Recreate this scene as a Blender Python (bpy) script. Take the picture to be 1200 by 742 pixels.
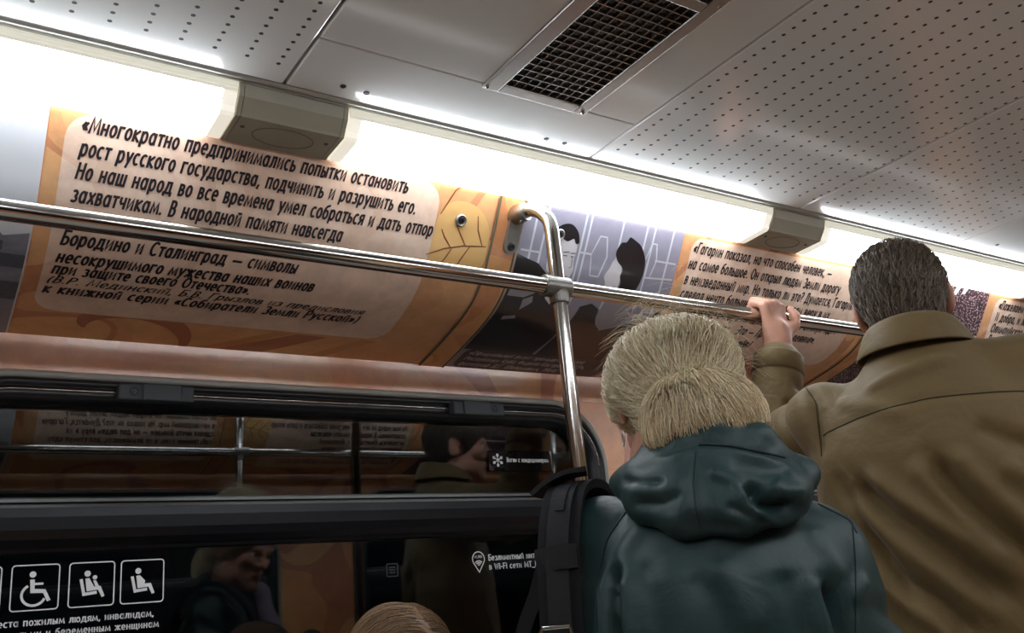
import bpy, bmesh, math, random
import numpy as np
from mathutils import Vector, Matrix
from mathutils.bvhtree import BVHTree

for _o in list(bpy.data.objects): bpy.data.objects.remove(_o)
SC = bpy.context.scene
COL = SC.collection
random.seed(7); RNG = np.random.default_rng(7)
PI = math.pi

# ------------------------------------------------------------------ camera
# World: X along the carriage, Y towards the window wall, Z up, floor at z=0.
EYE = 1.2
CAM_X = Vector((0.8310, -0.5493, -0.0914)).normalized()
CAM_Z = Vector((-0.5487, -0.7786, -0.3033)).normalized()
CAM_Y = CAM_Z.cross(CAM_X).normalized(); CAM_X = CAM_Y.cross(CAM_Z).normalized()
cam_d = bpy.data.cameras.new('camera'); cam = bpy.data.objects.new('camera', cam_d); COL.objects.link(cam)
cam.matrix_world = Matrix(((CAM_X.x, CAM_Y.x, CAM_Z.x, 0), (CAM_X.y, CAM_Y.y, CAM_Z.y, 0), (CAM_X.z, CAM_Y.z, CAM_Z.z, EYE), (0, 0, 0, 1)))
cam_d.sensor_width = 36; cam_d.lens = 36 * 1086.6 / 1200; cam_d.clip_start = .02; cam_d.clip_end = 60
SC.camera = cam
# ------------------------------------------------------------------ world, light level, exposure
world = bpy.data.worlds.new('world'); SC.world = world; world.use_nodes = True
world.node_tree.nodes['Background'].inputs[0].default_value = (.02, .024, .03, 1)
world.node_tree.nodes['Background'].inputs[1].default_value = .3
SC.view_settings.view_transform = 'Standard'; SC.view_settings.look = 'None'
SC.view_settings.gamma = 1; SC.view_settings.use_curve_mapping = False
SC.view_settings.exposure = 0.95
LAMP = 15.0            # radiance of the fluorescent diffusers
SC.cycles.max_bounces = 10; SC.cycles.diffuse_bounces = 5; SC.cycles.glossy_bounces = 5
SC.cycles.transparent_max_bounces = 12; SC.cycles.sample_clamp_indirect = 6
SC.cycles.use_denoising = True

# ------------------------------------------------------------------ helpers
def lin(c):
    return tuple((x / 255 / 12.92) if x / 255 <= .04045 else ((x / 255 + .055) / 1.055) ** 2.4 for x in c) + (1,)

def mat(name, c, rough=.5, metal=0, coat=0, coat_rough=.05, spec=.5, noise=0, nscale=40, bump=0, bscale=300, sheen=0):
    """plain procedural surface: colour with a little noise wear, optional bump"""
    m = bpy.data.materials.new(name); m.use_nodes = True; nt = m.node_tree; b = nt.nodes['Principled BSDF']
    b.inputs['Base Color'].default_value = lin(c); b.inputs['Roughness'].default_value = rough
    b.inputs['Metallic'].default_value = metal; b.inputs['Coat Weight'].default_value = coat
    b.inputs['Coat Roughness'].default_value = coat_rough; b.inputs['Specular IOR Level'].default_value = spec
    b.inputs['Sheen Weight'].default_value = sheen
    if noise or bump:
        tc = nt.nodes.new('ShaderNodeTexCoord')
    if noise:
        n = nt.nodes.new('ShaderNodeTexNoise'); n.inputs['Scale'].default_value = nscale; n.inputs['Detail'].default_value = 5
        mx = nt.nodes.new('ShaderNodeMix'); mx.data_type = 'RGBA'
        l = lin(c); mx.inputs['A'].default_value = tuple(x * (1 - noise) for x in l[:3]) + (1,)
        mx.inputs['B'].default_value = tuple(min(1, x * (1 + noise)) for x in l[:3]) + (1,)
        nt.links.new(tc.outputs['Object'], n.inputs['Vector']); nt.links.new(n.outputs['Fac'], mx.inputs['Factor'])
        nt.links.new(mx.outputs['Result'], b.inputs['Base Color'])
    if bump:
        n2 = nt.nodes.new('ShaderNodeTexNoise'); n2.inputs['Scale'].default_value = bscale; n2.inputs['Detail'].default_value = 4
        bp = nt.nodes.new('ShaderNodeBump'); bp.inputs['Strength'].default_value = bump; bp.inputs['Distance'].default_value = .002
        nt.links.new(tc.outputs['Object'], n2.inputs['Vector']); nt.links.new(n2.outputs['Fac'], bp.inputs['Height'])
        nt.links.new(bp.outputs['Normal'], b.inputs['Normal'])
    return m

def emit(name, c, s):
    m = bpy.data.materials.new(name); m.use_nodes = True; nt = m.node_tree
    b = nt.nodes['Principled BSDF']; b.inputs['Base Color'].default_value = (.8, .8, .8, 1); b.inputs['Roughness'].default_value = .3
    b.inputs['Emission Color'].default_value = lin(c); b.inputs['Emission Strength'].default_value = s
    return m

class MB:
    """collects shapes; build() links them as ONE mesh object"""
    def __init__(s): s.v = []; s.f = []; s.sm = []
    def add(s, v, f, smooth=False):
        o = len(s.v); s.v += [tuple(p) for p in v]; s.f += [tuple(i + o for i in q) for q in f]; s.sm += [smooth] * len(f); return s
    def box(s, x0, x1, y0, y1, z0, z1, bev=0):
        if bev <= 0:
            v = [(x, y, z) for x in (x0, x1) for y in (y0, y1) for z in (z0, z1)]
            return s.add(v, [(0, 1, 3, 2), (4, 6, 7, 5), (0, 4, 5, 1), (2, 3, 7, 6), (0, 2, 6, 4), (1, 5, 7, 3)])
        bm = bmesh.new(); bmesh.ops.create_cube(bm, size=1)
        for q in bm.verts: q.co = Vector(((x0 + x1) / 2 + q.co.x * (x1 - x0), (y0 + y1) / 2 + q.co.y * (y1 - y0), (z0 + z1) / 2 + q.co.z * (z1 - z0)))
        bmesh.ops.bevel(bm, geom=bm.edges[:], offset=bev, segments=2, affect='EDGES', profile=.5)
        s.addbm(bm); return s
    def addbm(s, bm, smooth=False):
        bm.verts.index_update(); s.add([v.co for v in bm.verts], [[v.index for v in f.verts] for f in bm.faces], smooth); bm.free(); return s
    def prism(s, poly, x0, x1):
        """polygon in (y,z) extruded along X"""
        n = len(poly); v = [(x0, y, z) for y, z in poly] + [(x1, y, z) for y, z in poly]
        f = [(i, (i + 1) % n, n + (i + 1) % n, n + i) for i in range(n)] + [tuple(range(n))[::-1], tuple(range(n, 2 * n))]
        return s.add(v, f)
    def tube(s, pts, r, n=16, caps=True):
        pts = [Vector(p) for p in pts]; N = len(pts); rs = r if hasattr(r, '__len__') else [r] * N
        up = None; V = []
        for i, p in enumerate(pts):
            t = (pts[min(i + 1, N - 1)] - pts[max(i - 1, 0)]).normalized()
            if up is None: up = t.orthogonal().normalized()
            up = (up - t * up.dot(t)).normalized(); w = t.cross(up)
            V += [p + (up * math.cos(2 * PI * k / n) + w * math.sin(2 * PI * k / n)) * rs[i] for k in range(n)]
        F = [(i * n + k, i * n + (k + 1) % n, (i + 1) * n + (k + 1) % n, (i + 1) * n + k) for i in range(N - 1) for k in range(n)]
        s.add(V, F, True)
        if caps: s.add(V[:n], [tuple(range(n))[::-1]]); s.add(V[-n:], [tuple(range(n))])
        return s
    def lathe(s, c, axis, prof, n=24):
        """prof: (distance along axis, radius)"""
        c = Vector(c); a = Vector(axis).normalized(); u = a.orthogonal().normalized(); w = a.cross(u)
        V = [c + a * h + (u * math.cos(2 * PI * k / n) + w * math.sin(2 * PI * k / n)) * max(r, 1e-5) for h, r in prof for k in range(n)]
        F = [(i * n + k, i * n + (k + 1) % n, (i + 1) * n + (k + 1) % n, (i + 1) * n + k) for i in range(len(prof) - 1) for k in range(n)]
        s.add(V, F, False); return s
    def build(s, name, m, parent=None, keep=False):
        me = bpy.data.meshes.new(name); me.from_pydata(s.v, [], s.f); me.update()
        if s.sm: me.polygons.foreach_set('use_smooth', s.sm)
        return link(name, me, m, parent, keep)

def link(name, me, m, parent=None, keep=False):
    o = bpy.data.objects.new(name, me); COL.objects.link(o)
    for q in (m if isinstance(m, (list, tuple)) else [m]): me.materials.append(q)
    if parent is not None:
        o.parent = parent; p = parent; off = Vector((0, 0, 0))
        while p is not None: off += p.location; p = p.parent
        o.location = -off
    elif not keep:                                   # a one-mesh thing: origin to the centre of its base
        c = np.empty(len(me.vertices) * 3); me.vertices.foreach_get('co', c); c = c.reshape(-1, 3)
        b = Vector((float((c[:, 0].min() + c[:, 0].max()) / 2), float((c[:, 1].min() + c[:, 1].max()) / 2), float(c[:, 2].min())))
        me.transform(Matrix.Translation(-b)); o.location = b
    return o

def tag(o, label=None, cat=None, group=None, kind=None):
    if label: o['label'] = label
    if cat: o['category'] = cat
    if group: o['group'] = group
    if kind: o['kind'] = kind
    return o

def thing(name, loc, label=None, cat=None, group=None, kind=None):
    o = bpy.data.objects.new(name, None); COL.objects.link(o); o.location = loc; o.empty_display_size = .05
    return tag(o, label, cat, group, kind)

def copy_tree(o, parent=None):
    c = o.copy(); COL.objects.link(c)
    if parent is not None: c.parent = parent
    for ch in list(o.children): copy_tree(ch, c)
    return c

def moved(o, dx, label, group=None):
    c = copy_tree(o); c.location.x += dx; c['label'] = label
    if group: c['group'] = group
    return c

MID_X, MID_Y = 1.795, .70                             # the carriage is the same on both sides of this upright axis
def turned(o, label=None, dx=0, group=None):
    c = copy_tree(o); l = c.location
    c.location = (2 * MID_X - l.x + dx, 2 * MID_Y - l.y, l.z); c.rotation_euler.z += PI
    if label: c['label'] = label
    if group: c['group'] = group
    return c

# ------------------------------------------------------------------ materials
M = {}
M['paint'] = mat('ceiling_paint', (232, 232, 228), .14, spec=1.0, noise=.05, nscale=6)
M['alu'] = mat('aluminium_track', (190, 190, 184), .35, .6)
M['steel'] = mat('polished_steel', (205, 203, 198), .12, 1, noise=.04, nscale=9)
M['brushed'] = mat('brushed_steel', (170, 165, 158), .38, 1, noise=.12, nscale=60)
M['cast'] = mat('cast_zinc', (150, 148, 142), .42, .8, noise=.15, nscale=90)
M['brass'] = mat('worn_bronze', (150, 128, 104), .42, .8, noise=.2, nscale=80)
M['darksteel'] = mat('dark_steel', (70, 70, 72), .4, .9)
M['void'] = mat('duct_grey', (104, 112, 120), .7)
M['gap'] = mat('dark_gap', (26, 28, 31), .9)
M['lamp'] = emit('lit_diffuser', (238, 246, 255), LAMP)
M['lamp_upper'] = emit('upper_lit_diffuser', (238, 246, 255), LAMP * .35)
M['lamp2'] = emit('dim_lit_diffuser', (240, 248, 255), LAMP * .3)
M['milky'] = emit('glowing_milky_end', (235, 228, 210), .42)
M['rim'] = emit('ribbed_milky_rim', (236, 232, 205), .25)
M['boxgrey'] = mat('grey_plastic_cover', (168, 164, 146), .45, noise=.06, nscale=15)
M['boxline'] = mat('dark_grey_groove', (88, 88, 80), .6)
M['rubber'] = mat('black_rubber', (22, 25, 29), .32, spec=.5, noise=.2, nscale=30)
M['rubber2'] = mat('black_textured_plastic', (66, 73, 77), .45, bump=.6, bscale=900)
M['sash'] = mat('black_anodised', (24, 27, 32), .3, .3)
M['trim'] = mat('grey_window_trim', (166, 165, 158), .35, noise=.08, nscale=30)
M['white'] = mat('white_print', (238, 240, 240), .5)
M['ink'] = mat('dark_brown_ink', (34, 29, 34), .4)
M['floor'] = mat('speckled_linoleum', (200, 196, 188), .5, noise=.2, nscale=220)
M['seat'] = mat('brown_seat_vinyl', (92, 58, 44), .4, bump=.3, bscale=200)
M['dark'] = mat('tunnel_concrete', (26, 27, 29), .9, noise=.4, nscale=3)
M['whitewall'] = mat('end_wall_laminate', (170, 160, 146), .4, noise=.05)
M['seam'] = mat('panel_edge_metal', (120, 122, 104), .4, .5)
# ------------------------------------------------------------------ printed film (orange with brown flourishes)
def film(name, base, c2, c3, scale=3.0, coat=.35, rough=.3):
    m = bpy.data.materials.new(name); m.use_nodes = True; nt = m.node_tree; b = nt.nodes['Principled BSDF']; L = nt.links
    tc = nt.nodes.new('ShaderNodeTexCoord')
    n1 = nt.nodes.new('ShaderNodeTexNoise'); n1.inputs['Scale'].default_value = scale; n1.inputs['Detail'].default_value = 0; n1.inputs['Distortion'].default_value = .8
    cr = nt.nodes.new('ShaderNodeValToRGB'); cr.color_ramp.interpolation = 'CONSTANT'
    e = cr.color_ramp.elements; e[0].position = 0; e[0].color = lin(base); e[1].position = .57; e[1].color = lin(c2)
    q = cr.color_ramp.elements.new(.64); q.color = lin(c3); q = cr.color_ramp.elements.new(.36); q.color = lin(base); e[0].color = lin(c3)
    n2 = nt.nodes.new('ShaderNodeTexNoise'); n2.inputs['Scale'].default_value = 18; n2.inputs['Detail'].default_value = 8; n2.inputs['Roughness'].default_value = .7
    mr = nt.nodes.new('ShaderNodeMapRange'); mr.inputs['From Min'].default_value = .3; mr.inputs['From Max'].default_value = .7; mr.inputs['To Min'].default_value = .82; mr.inputs['To Max'].default_value = 1.1
    mx = nt.nodes.new('ShaderNodeMix'); mx.data_type = 'RGBA'; mx.blend_type = 'MULTIPLY'; mx.inputs['Factor'].default_value = 1
    L.new(tc.outputs['Object'], n1.inputs['Vector']); L.new(n1.outputs['Fac'], cr.inputs['Fac']); L.new(tc.outputs['Object'], n2.inputs['Vector'])
    L.new(n2.outputs['Fac'], mr.inputs['Value']); L.new(cr.outputs['Color'], mx.inputs['A']); L.new(mr.outputs['Result'], mx.inputs['B'])
    L.new(mx.outputs['Result'], b.inputs['Base Color'])
    b.inputs['Roughness'].default_value = rough; b.inputs['Coat Weight'].default_value = coat; b.inputs['Coat Roughness'].default_value = .16 if coat < .9 else .30
    n3 = nt.nodes.new('ShaderNodeTexNoise'); n3.inputs['Scale'].default_value = 260
    bp = nt.nodes.new('ShaderNodeBump'); bp.inputs['Strength'].default_value = .25; bp.inputs['Distance'].default_value = .0006
    L.new(tc.outputs['Object'], n3.inputs['Vector']); L.new(n3.outputs['Fac'], bp.inputs['Height']); L.new(bp.outputs['Normal'], b.inputs['Normal']); L.new(bp.outputs['Normal'], b.inputs['Coat Normal'])
    return m
M['film'] = film('orange_film_flourish', (238, 164, 106), (208, 130, 88), (240, 178, 116), 2.4, 1.0, .3)
M['paper'] = film('orange_poster_print', (224, 166, 118), (206, 142, 102), (230, 176, 124), 4, .5, .3)
M['peach'] = film('peach_parchment_print', (240, 209, 186), (235, 201, 177), (243, 214, 192), 4, .5, .3)

# ------------------------------------------------------------------ the wall section above the windows
WALL = 1.9
PROF = [(1.43, .945), (1.491, .851), (1.536, .779), (1.582, .712), (1.63, .669), (1.69, .641), (1.786, .614), (1.9, .588)]
def _cr(P, n=10):
    P = np.array(P); P = np.vstack([2 * P[0] - P[1], P, 2 * P[-1] - P[-2]]); o = []
    for i in range(1, len(P) - 2):
        for k in range(n):
            t = k / n; a, b, c, d = P[i - 1:i + 3]
            o.append(.5 * (2 * b + (c - a) * t + (2 * a - 5 * b + 4 * c - d) * t * t + (3 * b - a - 3 * c + d) * t ** 3))
    o.append(P[-2]); return np.array(o)
PP = _cr(PROF); PP[:, 1] += EYE
PS = np.r_[0, np.cumsum(np.linalg.norm(np.diff(PP, axis=0), axis=1))]
PT = np.gradient(PP, PS, axis=0); PN = np.stack([PT[:, 1], -PT[:, 0]], 1); PN /= np.linalg.norm(PN, axis=1)[:, None]
def cove(x, s, off=0.0):
    """point on the curved panel: x along the car, s metres down its curve from the top"""
    y = np.interp(s, PS, PP[:, 0]) + np.interp(s, PS, PN[:, 0]) * off
    z = np.interp(s, PS, PP[:, 1]) + np.interp(s, PS, PN[:, 1]) * off
    return (x, float(y), float(z))
S_END = float(PS[-1])

def sheet(polys, off, name, m, parent):
    """flat print outlines given in (x, s), laid onto the curved panel"""
    bm = bmesh.new()
    for poly in polys:
        vs = [bm.verts.new((x, s, 0)) for x, s in poly]
        es = [bm.edges.new((vs[i], vs[(i + 1) % len(vs)])) for i in range(len(vs))]
        bmesh.ops.triangle_fill(bm, edges=es, use_beauty=True)
    ss = [v.co.y for v in bm.verts]
    for s in np.arange(math.floor(min(ss) / .015) * .015, max(ss), .015):
        bmesh.ops.bisect_plane(bm, geom=bm.verts[:] + bm.edges[:] + bm.faces[:], plane_co=(0, s, 0), plane_no=(0, 1, 0), dist=1e-6)
    for v in bm.verts: v.co = Vector(cove(v.co.x, v.co.y, off))
    bmesh.ops.recalc_face_normals(bm, faces=bm.faces[:])
    for f in bm.faces: f.smooth = True
    me = bpy.data.meshes.new(name); bm.to_mesh(me); bm.free()
    return link(name, me, m, parent)

def rrect(x0, x1, s0, s1, r, n=7, taper=0):
    o = []
    for cx, cs, a0 in ((x1 - r, s0 + r, -PI / 2), (x1 - r, s1 - r, 0), (x0 + r, s1 - r, PI / 2), (x0 + r, s0 + r, PI)):
        for k in range(n + 1):
            a = a0 + PI / 2 * k / n; o.append((cx + r * math.cos(a), cs + r * math.sin(a)))
    return o

# ------------------------------------------------------------------ a condensed stroke alphabet for all printed writing
# per glyph: advance width | strokes; l = polyline x y x y ..., a = arc cx cy rx ry from to (degrees)
GLYPHS = {
'а': '.5|a .22 .35 .17 .35 0 360|l .39 .7 .39 0', 'б': '.48|a .22 .3 .17 .3 0 360|l .05 .3 .07 .68 .18 .9 .39 1',
'в': '.44|l .2 0 .06 0 .06 .7 .2 .7|a .19 .535 .13 .165 90 -90|l .06 .37 .2 .37|a .2 .185 .16 .185 90 -90', 'г': '.38|l .06 0 .06 .7 .34 .7',
'д': '.56|l .01 -.17 .01 0 .51 0 .51 -.17|l .08 0 .16 .35 .18 .7 .42 .7 .42 0', 'е': '.46|a .22 .35 .17 .35 0 315|l .05 .35 .39 .35', 'ё': '.46|a .22 .35 .17 .35 0 315|l .05 .35 .39 .35|l .12 .88 .12 .95|l .3 .88 .3 .95',
'ж': '.64|l .31 0 .31 .7|l .04 .7 .29 .36 .04 0|l .58 .7 .33 .36 .58 0', 'з': '.42|a .18 .53 .14 .17 150 -90|a .18 .18 .17 .18 90 -150', 'и': '.48|l .06 .7 .06 0 .38 .7 .38 0',
'й': '.48|l .06 .7 .06 0 .38 .7 .38 0|a .22 .97 .11 .12 190 350', 'к': '.44|l .06 0 .06 .7|l .38 .7 .08 .36 .4 0', 'л': '.48|l .02 0 .1 .08 .14 .35 .15 .7 .38 .7 .38 0', 'м': '.60|l .04 0 .11 .7 .29 .1 .47 .7 .54 0',
'н': '.48|l .06 0 .06 .7|l .38 0 .38 .7|l .06 .36 .38 .36', 'о': '.46|a .22 .35 .17 .35 0 360', 'п': '.48|l .06 0 .06 .7 .38 .7 .38 0', 'р': '.5|a .24 .35 .17 .35 0 360|l .06 .7 .06 -.26', 'с': '.42|a .23 .35 .18 .35 48 312',
'т': '.40|l .01 .7 .37 .7|l .19 .7 .19 0', 'у': '.44|l .04 .7 .22 .06|l .40 .7 .14 -.26', 'ф': '.62|l .3 1 .3 -.26|a .3 .35 .25 .33 0 360', 'х': '.44|l .04 .7 .38 0|l .38 .7 .04 0', 'ц': '.52|l .06 .7 .06 0 .46 0 .46 -.17|l .38 .7 .38 0',
'ч': '.46|l .06 .7 .06 .42 .12 .32 .37 .32|l .37 .7 .37 0', 'ш': '.66|l .06 .7 .06 0 .58 0 .58 .7|l .32 0 .32 .7', 'щ': '.70|l .06 .7 .06 0 .64 0 .64 -.17|l .58 .7 .58 0|l .32 0 .32 .7',
'ы': '.56|l .18 .4 .06 .4|l .06 .7 .06 0 .18 0|a .18 .2 .14 .2 -90 90|l .46 .7 .46 0', 'ь': '.42|l .2 .4 .06 .4|l .06 .7 .06 0 .2 0|a .2 .2 .15 .2 -90 90', 'э': '.42|a .17 .35 .18 .35 130 -130|l .1 .35 .34 .35', 'ю': '.62|l .06 0 .06 .7|l .06 .36 .2 .36|a .37 .35 .17 .35 0 360',
'я': '.44|l .36 0 .36 .7 .2 .7|a .2 .52 .14 .18 90 270|l .2 .34 .36 .34|l .22 .34 .04 0',
'А': '.52|l .01 0 .25 1 .49 0|l .1 .33 .4 .33', 'Б': '.48|l .42 1 .06 1 .06 0 .24 0|a .24 .28 .17 .28 -90 90|l .24 .56 .06 .56', 'В': '.48|l .22 0 .06 0 .06 1 .22 1|a .22 .77 .14 .23 90 -90|l .06 .54 .22 .54|a .22 .27 .18 .27 90 -90', 'Г': '.44|l .06 0 .06 1 .4 1',
'Д': '.6|l .01 -.18 .01 0 .56 0 .56 -.18|l .08 0 .18 .5 .2 1 .47 1 .47 0', 'Е': '.46|l .4 1 .06 1 .06 0 .4 0|l .06 .53 .36 .53', 'З': '.46|a .2 .76 .17 .24 150 -90|a .2 .26 .2 .26 90 -150', 'И': '.54|l .06 1 .06 0 .44 1 .44 0', 'К': '.5|l .06 0 .06 1|l .44 1 .08 .52 .46 0',
'Л': '.52|l .01 0 .1 .1 .14 .5 .16 1 .44 1 .44 0', 'М': '.68|l .04 0 .12 1 .33 .15 .54 1 .62 0', 'Н': '.54|l .06 0 .06 1|l .44 0 .44 1|l .06 .52 .44 .52', 'О': '.6|a .29 .5 .24 .5 0 360', 'П': '.54|l .06 0 .06 1 .44 1 .44 0', 'Р': '.48|l .06 0 .06 1 .22 1|a .22 .74 .18 .26 90 -90|l .22 .48 .06 .48',
'С': '.52|a .29 .5 .24 .5 45 315', 'У': '.5|l .02 1 .25 .4|l .46 1 .2 .08 .06 0', 'Ф': '.64|l .31 1 .31 0|a .31 .54 .26 .3 0 360', 'Ш': '.76|l .06 1 .06 0 .68 0 .68 1|l .37 0 .37 1', 'Э': '.5|a .19 .5 .24 .5 130 -130|l .12 .5 .42 .5',
'M': '.68|l .06 0 .06 1 .33 .2 .6 1 .6 0', 'T': '.48|l .01 1 .45 1|l .23 1 .23 0', 'F': '.44|l .06 0 .06 1 .4 1|l .06 .53 .36 .53', 'R': '.5|l .06 0 .06 1 .22 1|a .22 .74 .18 .26 90 -90|l .22 .48 .06 .48|l .22 .48 .44 0', 'E': '.46|l .4 1 .06 1 .06 0 .4 0|l .06 .53 .36 .53', 'W': '.7|l .01 1 .17 0 .33 .9 .49 0 .65 1', 'i': '.14|l .06 0 .06 .7|l .06 .87 .06 .97',
',': '.18|l .1 .08 .04 -.16', '.': '.18|l .07 0 .07 .07', '…': '.5|l .07 0 .07 .07|l .22 0 .22 .07|l .37 0 .37 .07', '«': '.4|l .18 .58 .05 .36 .18 .14|l .33 .58 .2 .36 .33 .14', '»': '.4|l .05 .58 .18 .36 .05 .14|l .2 .58 .33 .36 .2 .14', '—': '.8|l .06 .36 .7 .36', '-': '.3|l .04 .36 .24 .36', '_': '.44|l 0 -.12 .42 -.12',
'(': '.26|a .26 .42 .2 .62 115 245', ')': '.26|a -.02 .42 .2 .62 65 -65', '?': '.4|a .18 .78 .15 .22 170 -80|l .19 .55 .18 .25|l .18 0 .18 .07', '!': '.18|l .08 .3 .08 1|l .08 0 .08 .07',
'1': '.3|l .04 .8 .18 1 .18 0', '9': '.46|a .21 .7 .16 .3 0 360|l .37 .7 .34 .35 .16 0', '6': '.46|a .22 .3 .16 .3 0 360|l .06 .3 .1 .65 .28 1', '4': '.48|l .36 0 .36 1 .03 .3 .46 .3', ' ': '.30|'}
def text_mesh(txt, sw=.12, shear=0.0):
    """stroke outlines of a line of text at cap height 1: vertices (x, up) and quads"""
    V = []; F = []; x0 = 0.0
    for ch in txt:
        g = GLYPHS.get(ch)
        if g is None: x0 += .4; continue
        w, *st = g.split('|')
        for s in st:
            if not s: continue
            q = s.split(); v = [float(k) for k in q[1:]]
            if q[0] == 'l': P = [Vector((v[i], v[i + 1])) for i in range(0, len(v), 2)]
            else:
                n = max(5, int(abs(v[5] - v[4]) / 20)); P = [Vector((v[0] + v[2] * math.cos(math.radians(a)), v[1] + v[3] * math.sin(math.radians(a)))) for a in np.linspace(v[4], v[5], n + 1)]
            n = len(P); closed = (P[0] - P[-1]).length < 1e-5; o = len(V)
            for i in range(n):
                a = P[i - 1] if i else (P[-2] if closed else None); c = P[i + 1] if i < n - 1 else (P[1] if closed else None)
                t0 = (P[i] - a).normalized() if a is not None else None; t1 = (c - P[i]).normalized() if c is not None else None
                t = (t0 or t1) + (t1 or t0); t = t.normalized() if t.length > 1e-6 else (t1 or t0); nn = Vector((-t.y, t.x))
                k = min(1.8, 1 / max(.3, abs(nn.dot(Vector((-(t1 or t0).y, (t1 or t0).x)))))) * sw / 2; p = P[i].copy()
                if not closed and q[0] == 'l' and i in (0, n - 1): p += t * (sw * .3) * (-1 if i == 0 else 1)
                for e in (1, -1):
                    z = p + nn * k * e; V.append((x0 + z.x + shear * z.y, z.y))
            F += [(o + 2 * i, o + 2 * i + 1, o + 2 * i + 3, o + 2 * i + 2) for i in range(n - 1)]
        x0 += float(w) + sw * .55
    return np.array(V), F
def text_lines(lines, cap, fn, name, m, parent, bold=.13, shear=.18):
    """lines: (text, x0, x1, baseline); each fitted to its own width, laid down by fn(x, baseline, up)"""
    for txt, x0, x1, s in lines:
        b = MB(); co, f = text_mesh(txt, bold, shear)
        k = (x1 - x0) / (co[:, 0].max() - co[:, 0].min())
        b.add([fn(x, s, u) for x, u in zip(x0 + (co[:, 0] - co[:, 0].min()) * k, co[:, 1] * cap)], f)
        b.build(name, m, parent)
def on_cove(x, s, u): return cove(x, s - u, .0020)

# ------------------------------------------------------------------ floor, walls, ceiling
X0, X1 = -1.9, 5.7
tag(MB().box(X0, X1, -.55, 1.95, -.05, 0).build('floor', M['floor'], keep=True), kind='structure')
def window_wall(name, m, wins):
    """plate with rounded window openings"""
    bm = bmesh.new(); es = []
    loops = [[(X0, 0), (X1, 0), (X1, EYE + .589), (X0, EYE + .589)]] + [rrect(a + .006, b - .006, EYE - .42, EYE + .511, .165, 10) for a, b in wins]
    for lp in loops:
        vs = [bm.verts.new((x, WALL, z)) for x, z in lp]; es += [bm.edges.new((vs[i], vs[(i + 1) % len(vs)])) for i in range(len(vs))]
    bmesh.ops.triangle_fill(bm, edges=es, use_beauty=True, normal=(0, -1, 0))
    r = bmesh.ops.extrude_face_region(bm, geom=bm.faces[:])
    for v in r['geom']:
        if isinstance(v, bmesh.types.BMVert): v.co.y += .05
    bmesh.ops.recalc_face_normals(bm, faces=bm.faces[:])
    me = bpy.data.meshes.new(name); bm.to_mesh(me); bm.free(); return tag(link(name, me, m, keep=True), kind='structure')
WINS = [(-1.945, -.37), (.02, 1.595), (1.985, 3.56), (3.95, 5.525)]
wall = window_wall('wall_front', M['film'], WINS)
wall2 = wall.copy(); wall2.name = 'wall_back'; COL.objects.link(wall2)
wall2.location = (2 * MID_X, 2 * MID_Y, 0); wall2.rotation_euler.z = PI
for nm, x in (('wall_left', X0 - .04), ('wall_right', X1)):
    tag(MB().box(x, x + .04, -.5, 1.9, 0, 2.4).build(nm, M['whitewall'], keep=True), kind='structure')
# curved panel carrying the posters (a solid moulding with the wall behind it)
def cove_panel(name, m):
    V = []; xs = [X0, X1]; n = len(PP)
    for x in xs: V += [(x, p[0], p[1]) for p in PP] + [(x, 1.95, EYE + .588), (x, 1.95, EYE + .97)]
    k = n + 2; b = MB(); b.add(V, [(i, i + 1, k + i + 1, k + i) for i in range(n - 1)], True)
    b.add(V, [(i, (i + 1) % k, k + (i + 1) % k, k + i) for i in range(n - 1, k)]); b.add(V, [tuple(range(k)), tuple(range(k, 2 * k))[::-1]])
    return tag(b.build(name, m, keep=True), kind='structure')
trim = cove_panel('trim_1', M['film'])
trim2 = trim.copy(); trim2.name = 'trim_2'; COL.objects.link(trim2); trim2.location = (2 * MID_X, 2 * MID_Y, 0); trim2.rotation_euler.z = PI

# band between the posters and the windows, its top leaning slightly in
M['band'] = film('orange_band_film', (238, 164, 106), (208, 130, 88), (240, 178, 116), 2.4, 1.0, .3)
_b = M['band'].node_tree.nodes['Principled BSDF']; _b.inputs['Coat Roughness'].default_value = .2; _b.inputs['Coat IOR'].default_value = 1.7
band = tag(MB().prism([(1.8945, EYE + .589), (1.8990, EYE + .519), (1.901, EYE + .519), (1.901, EYE + .589)], X0, X1).build('trim_3', M['band'], keep=True), kind='structure')
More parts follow.
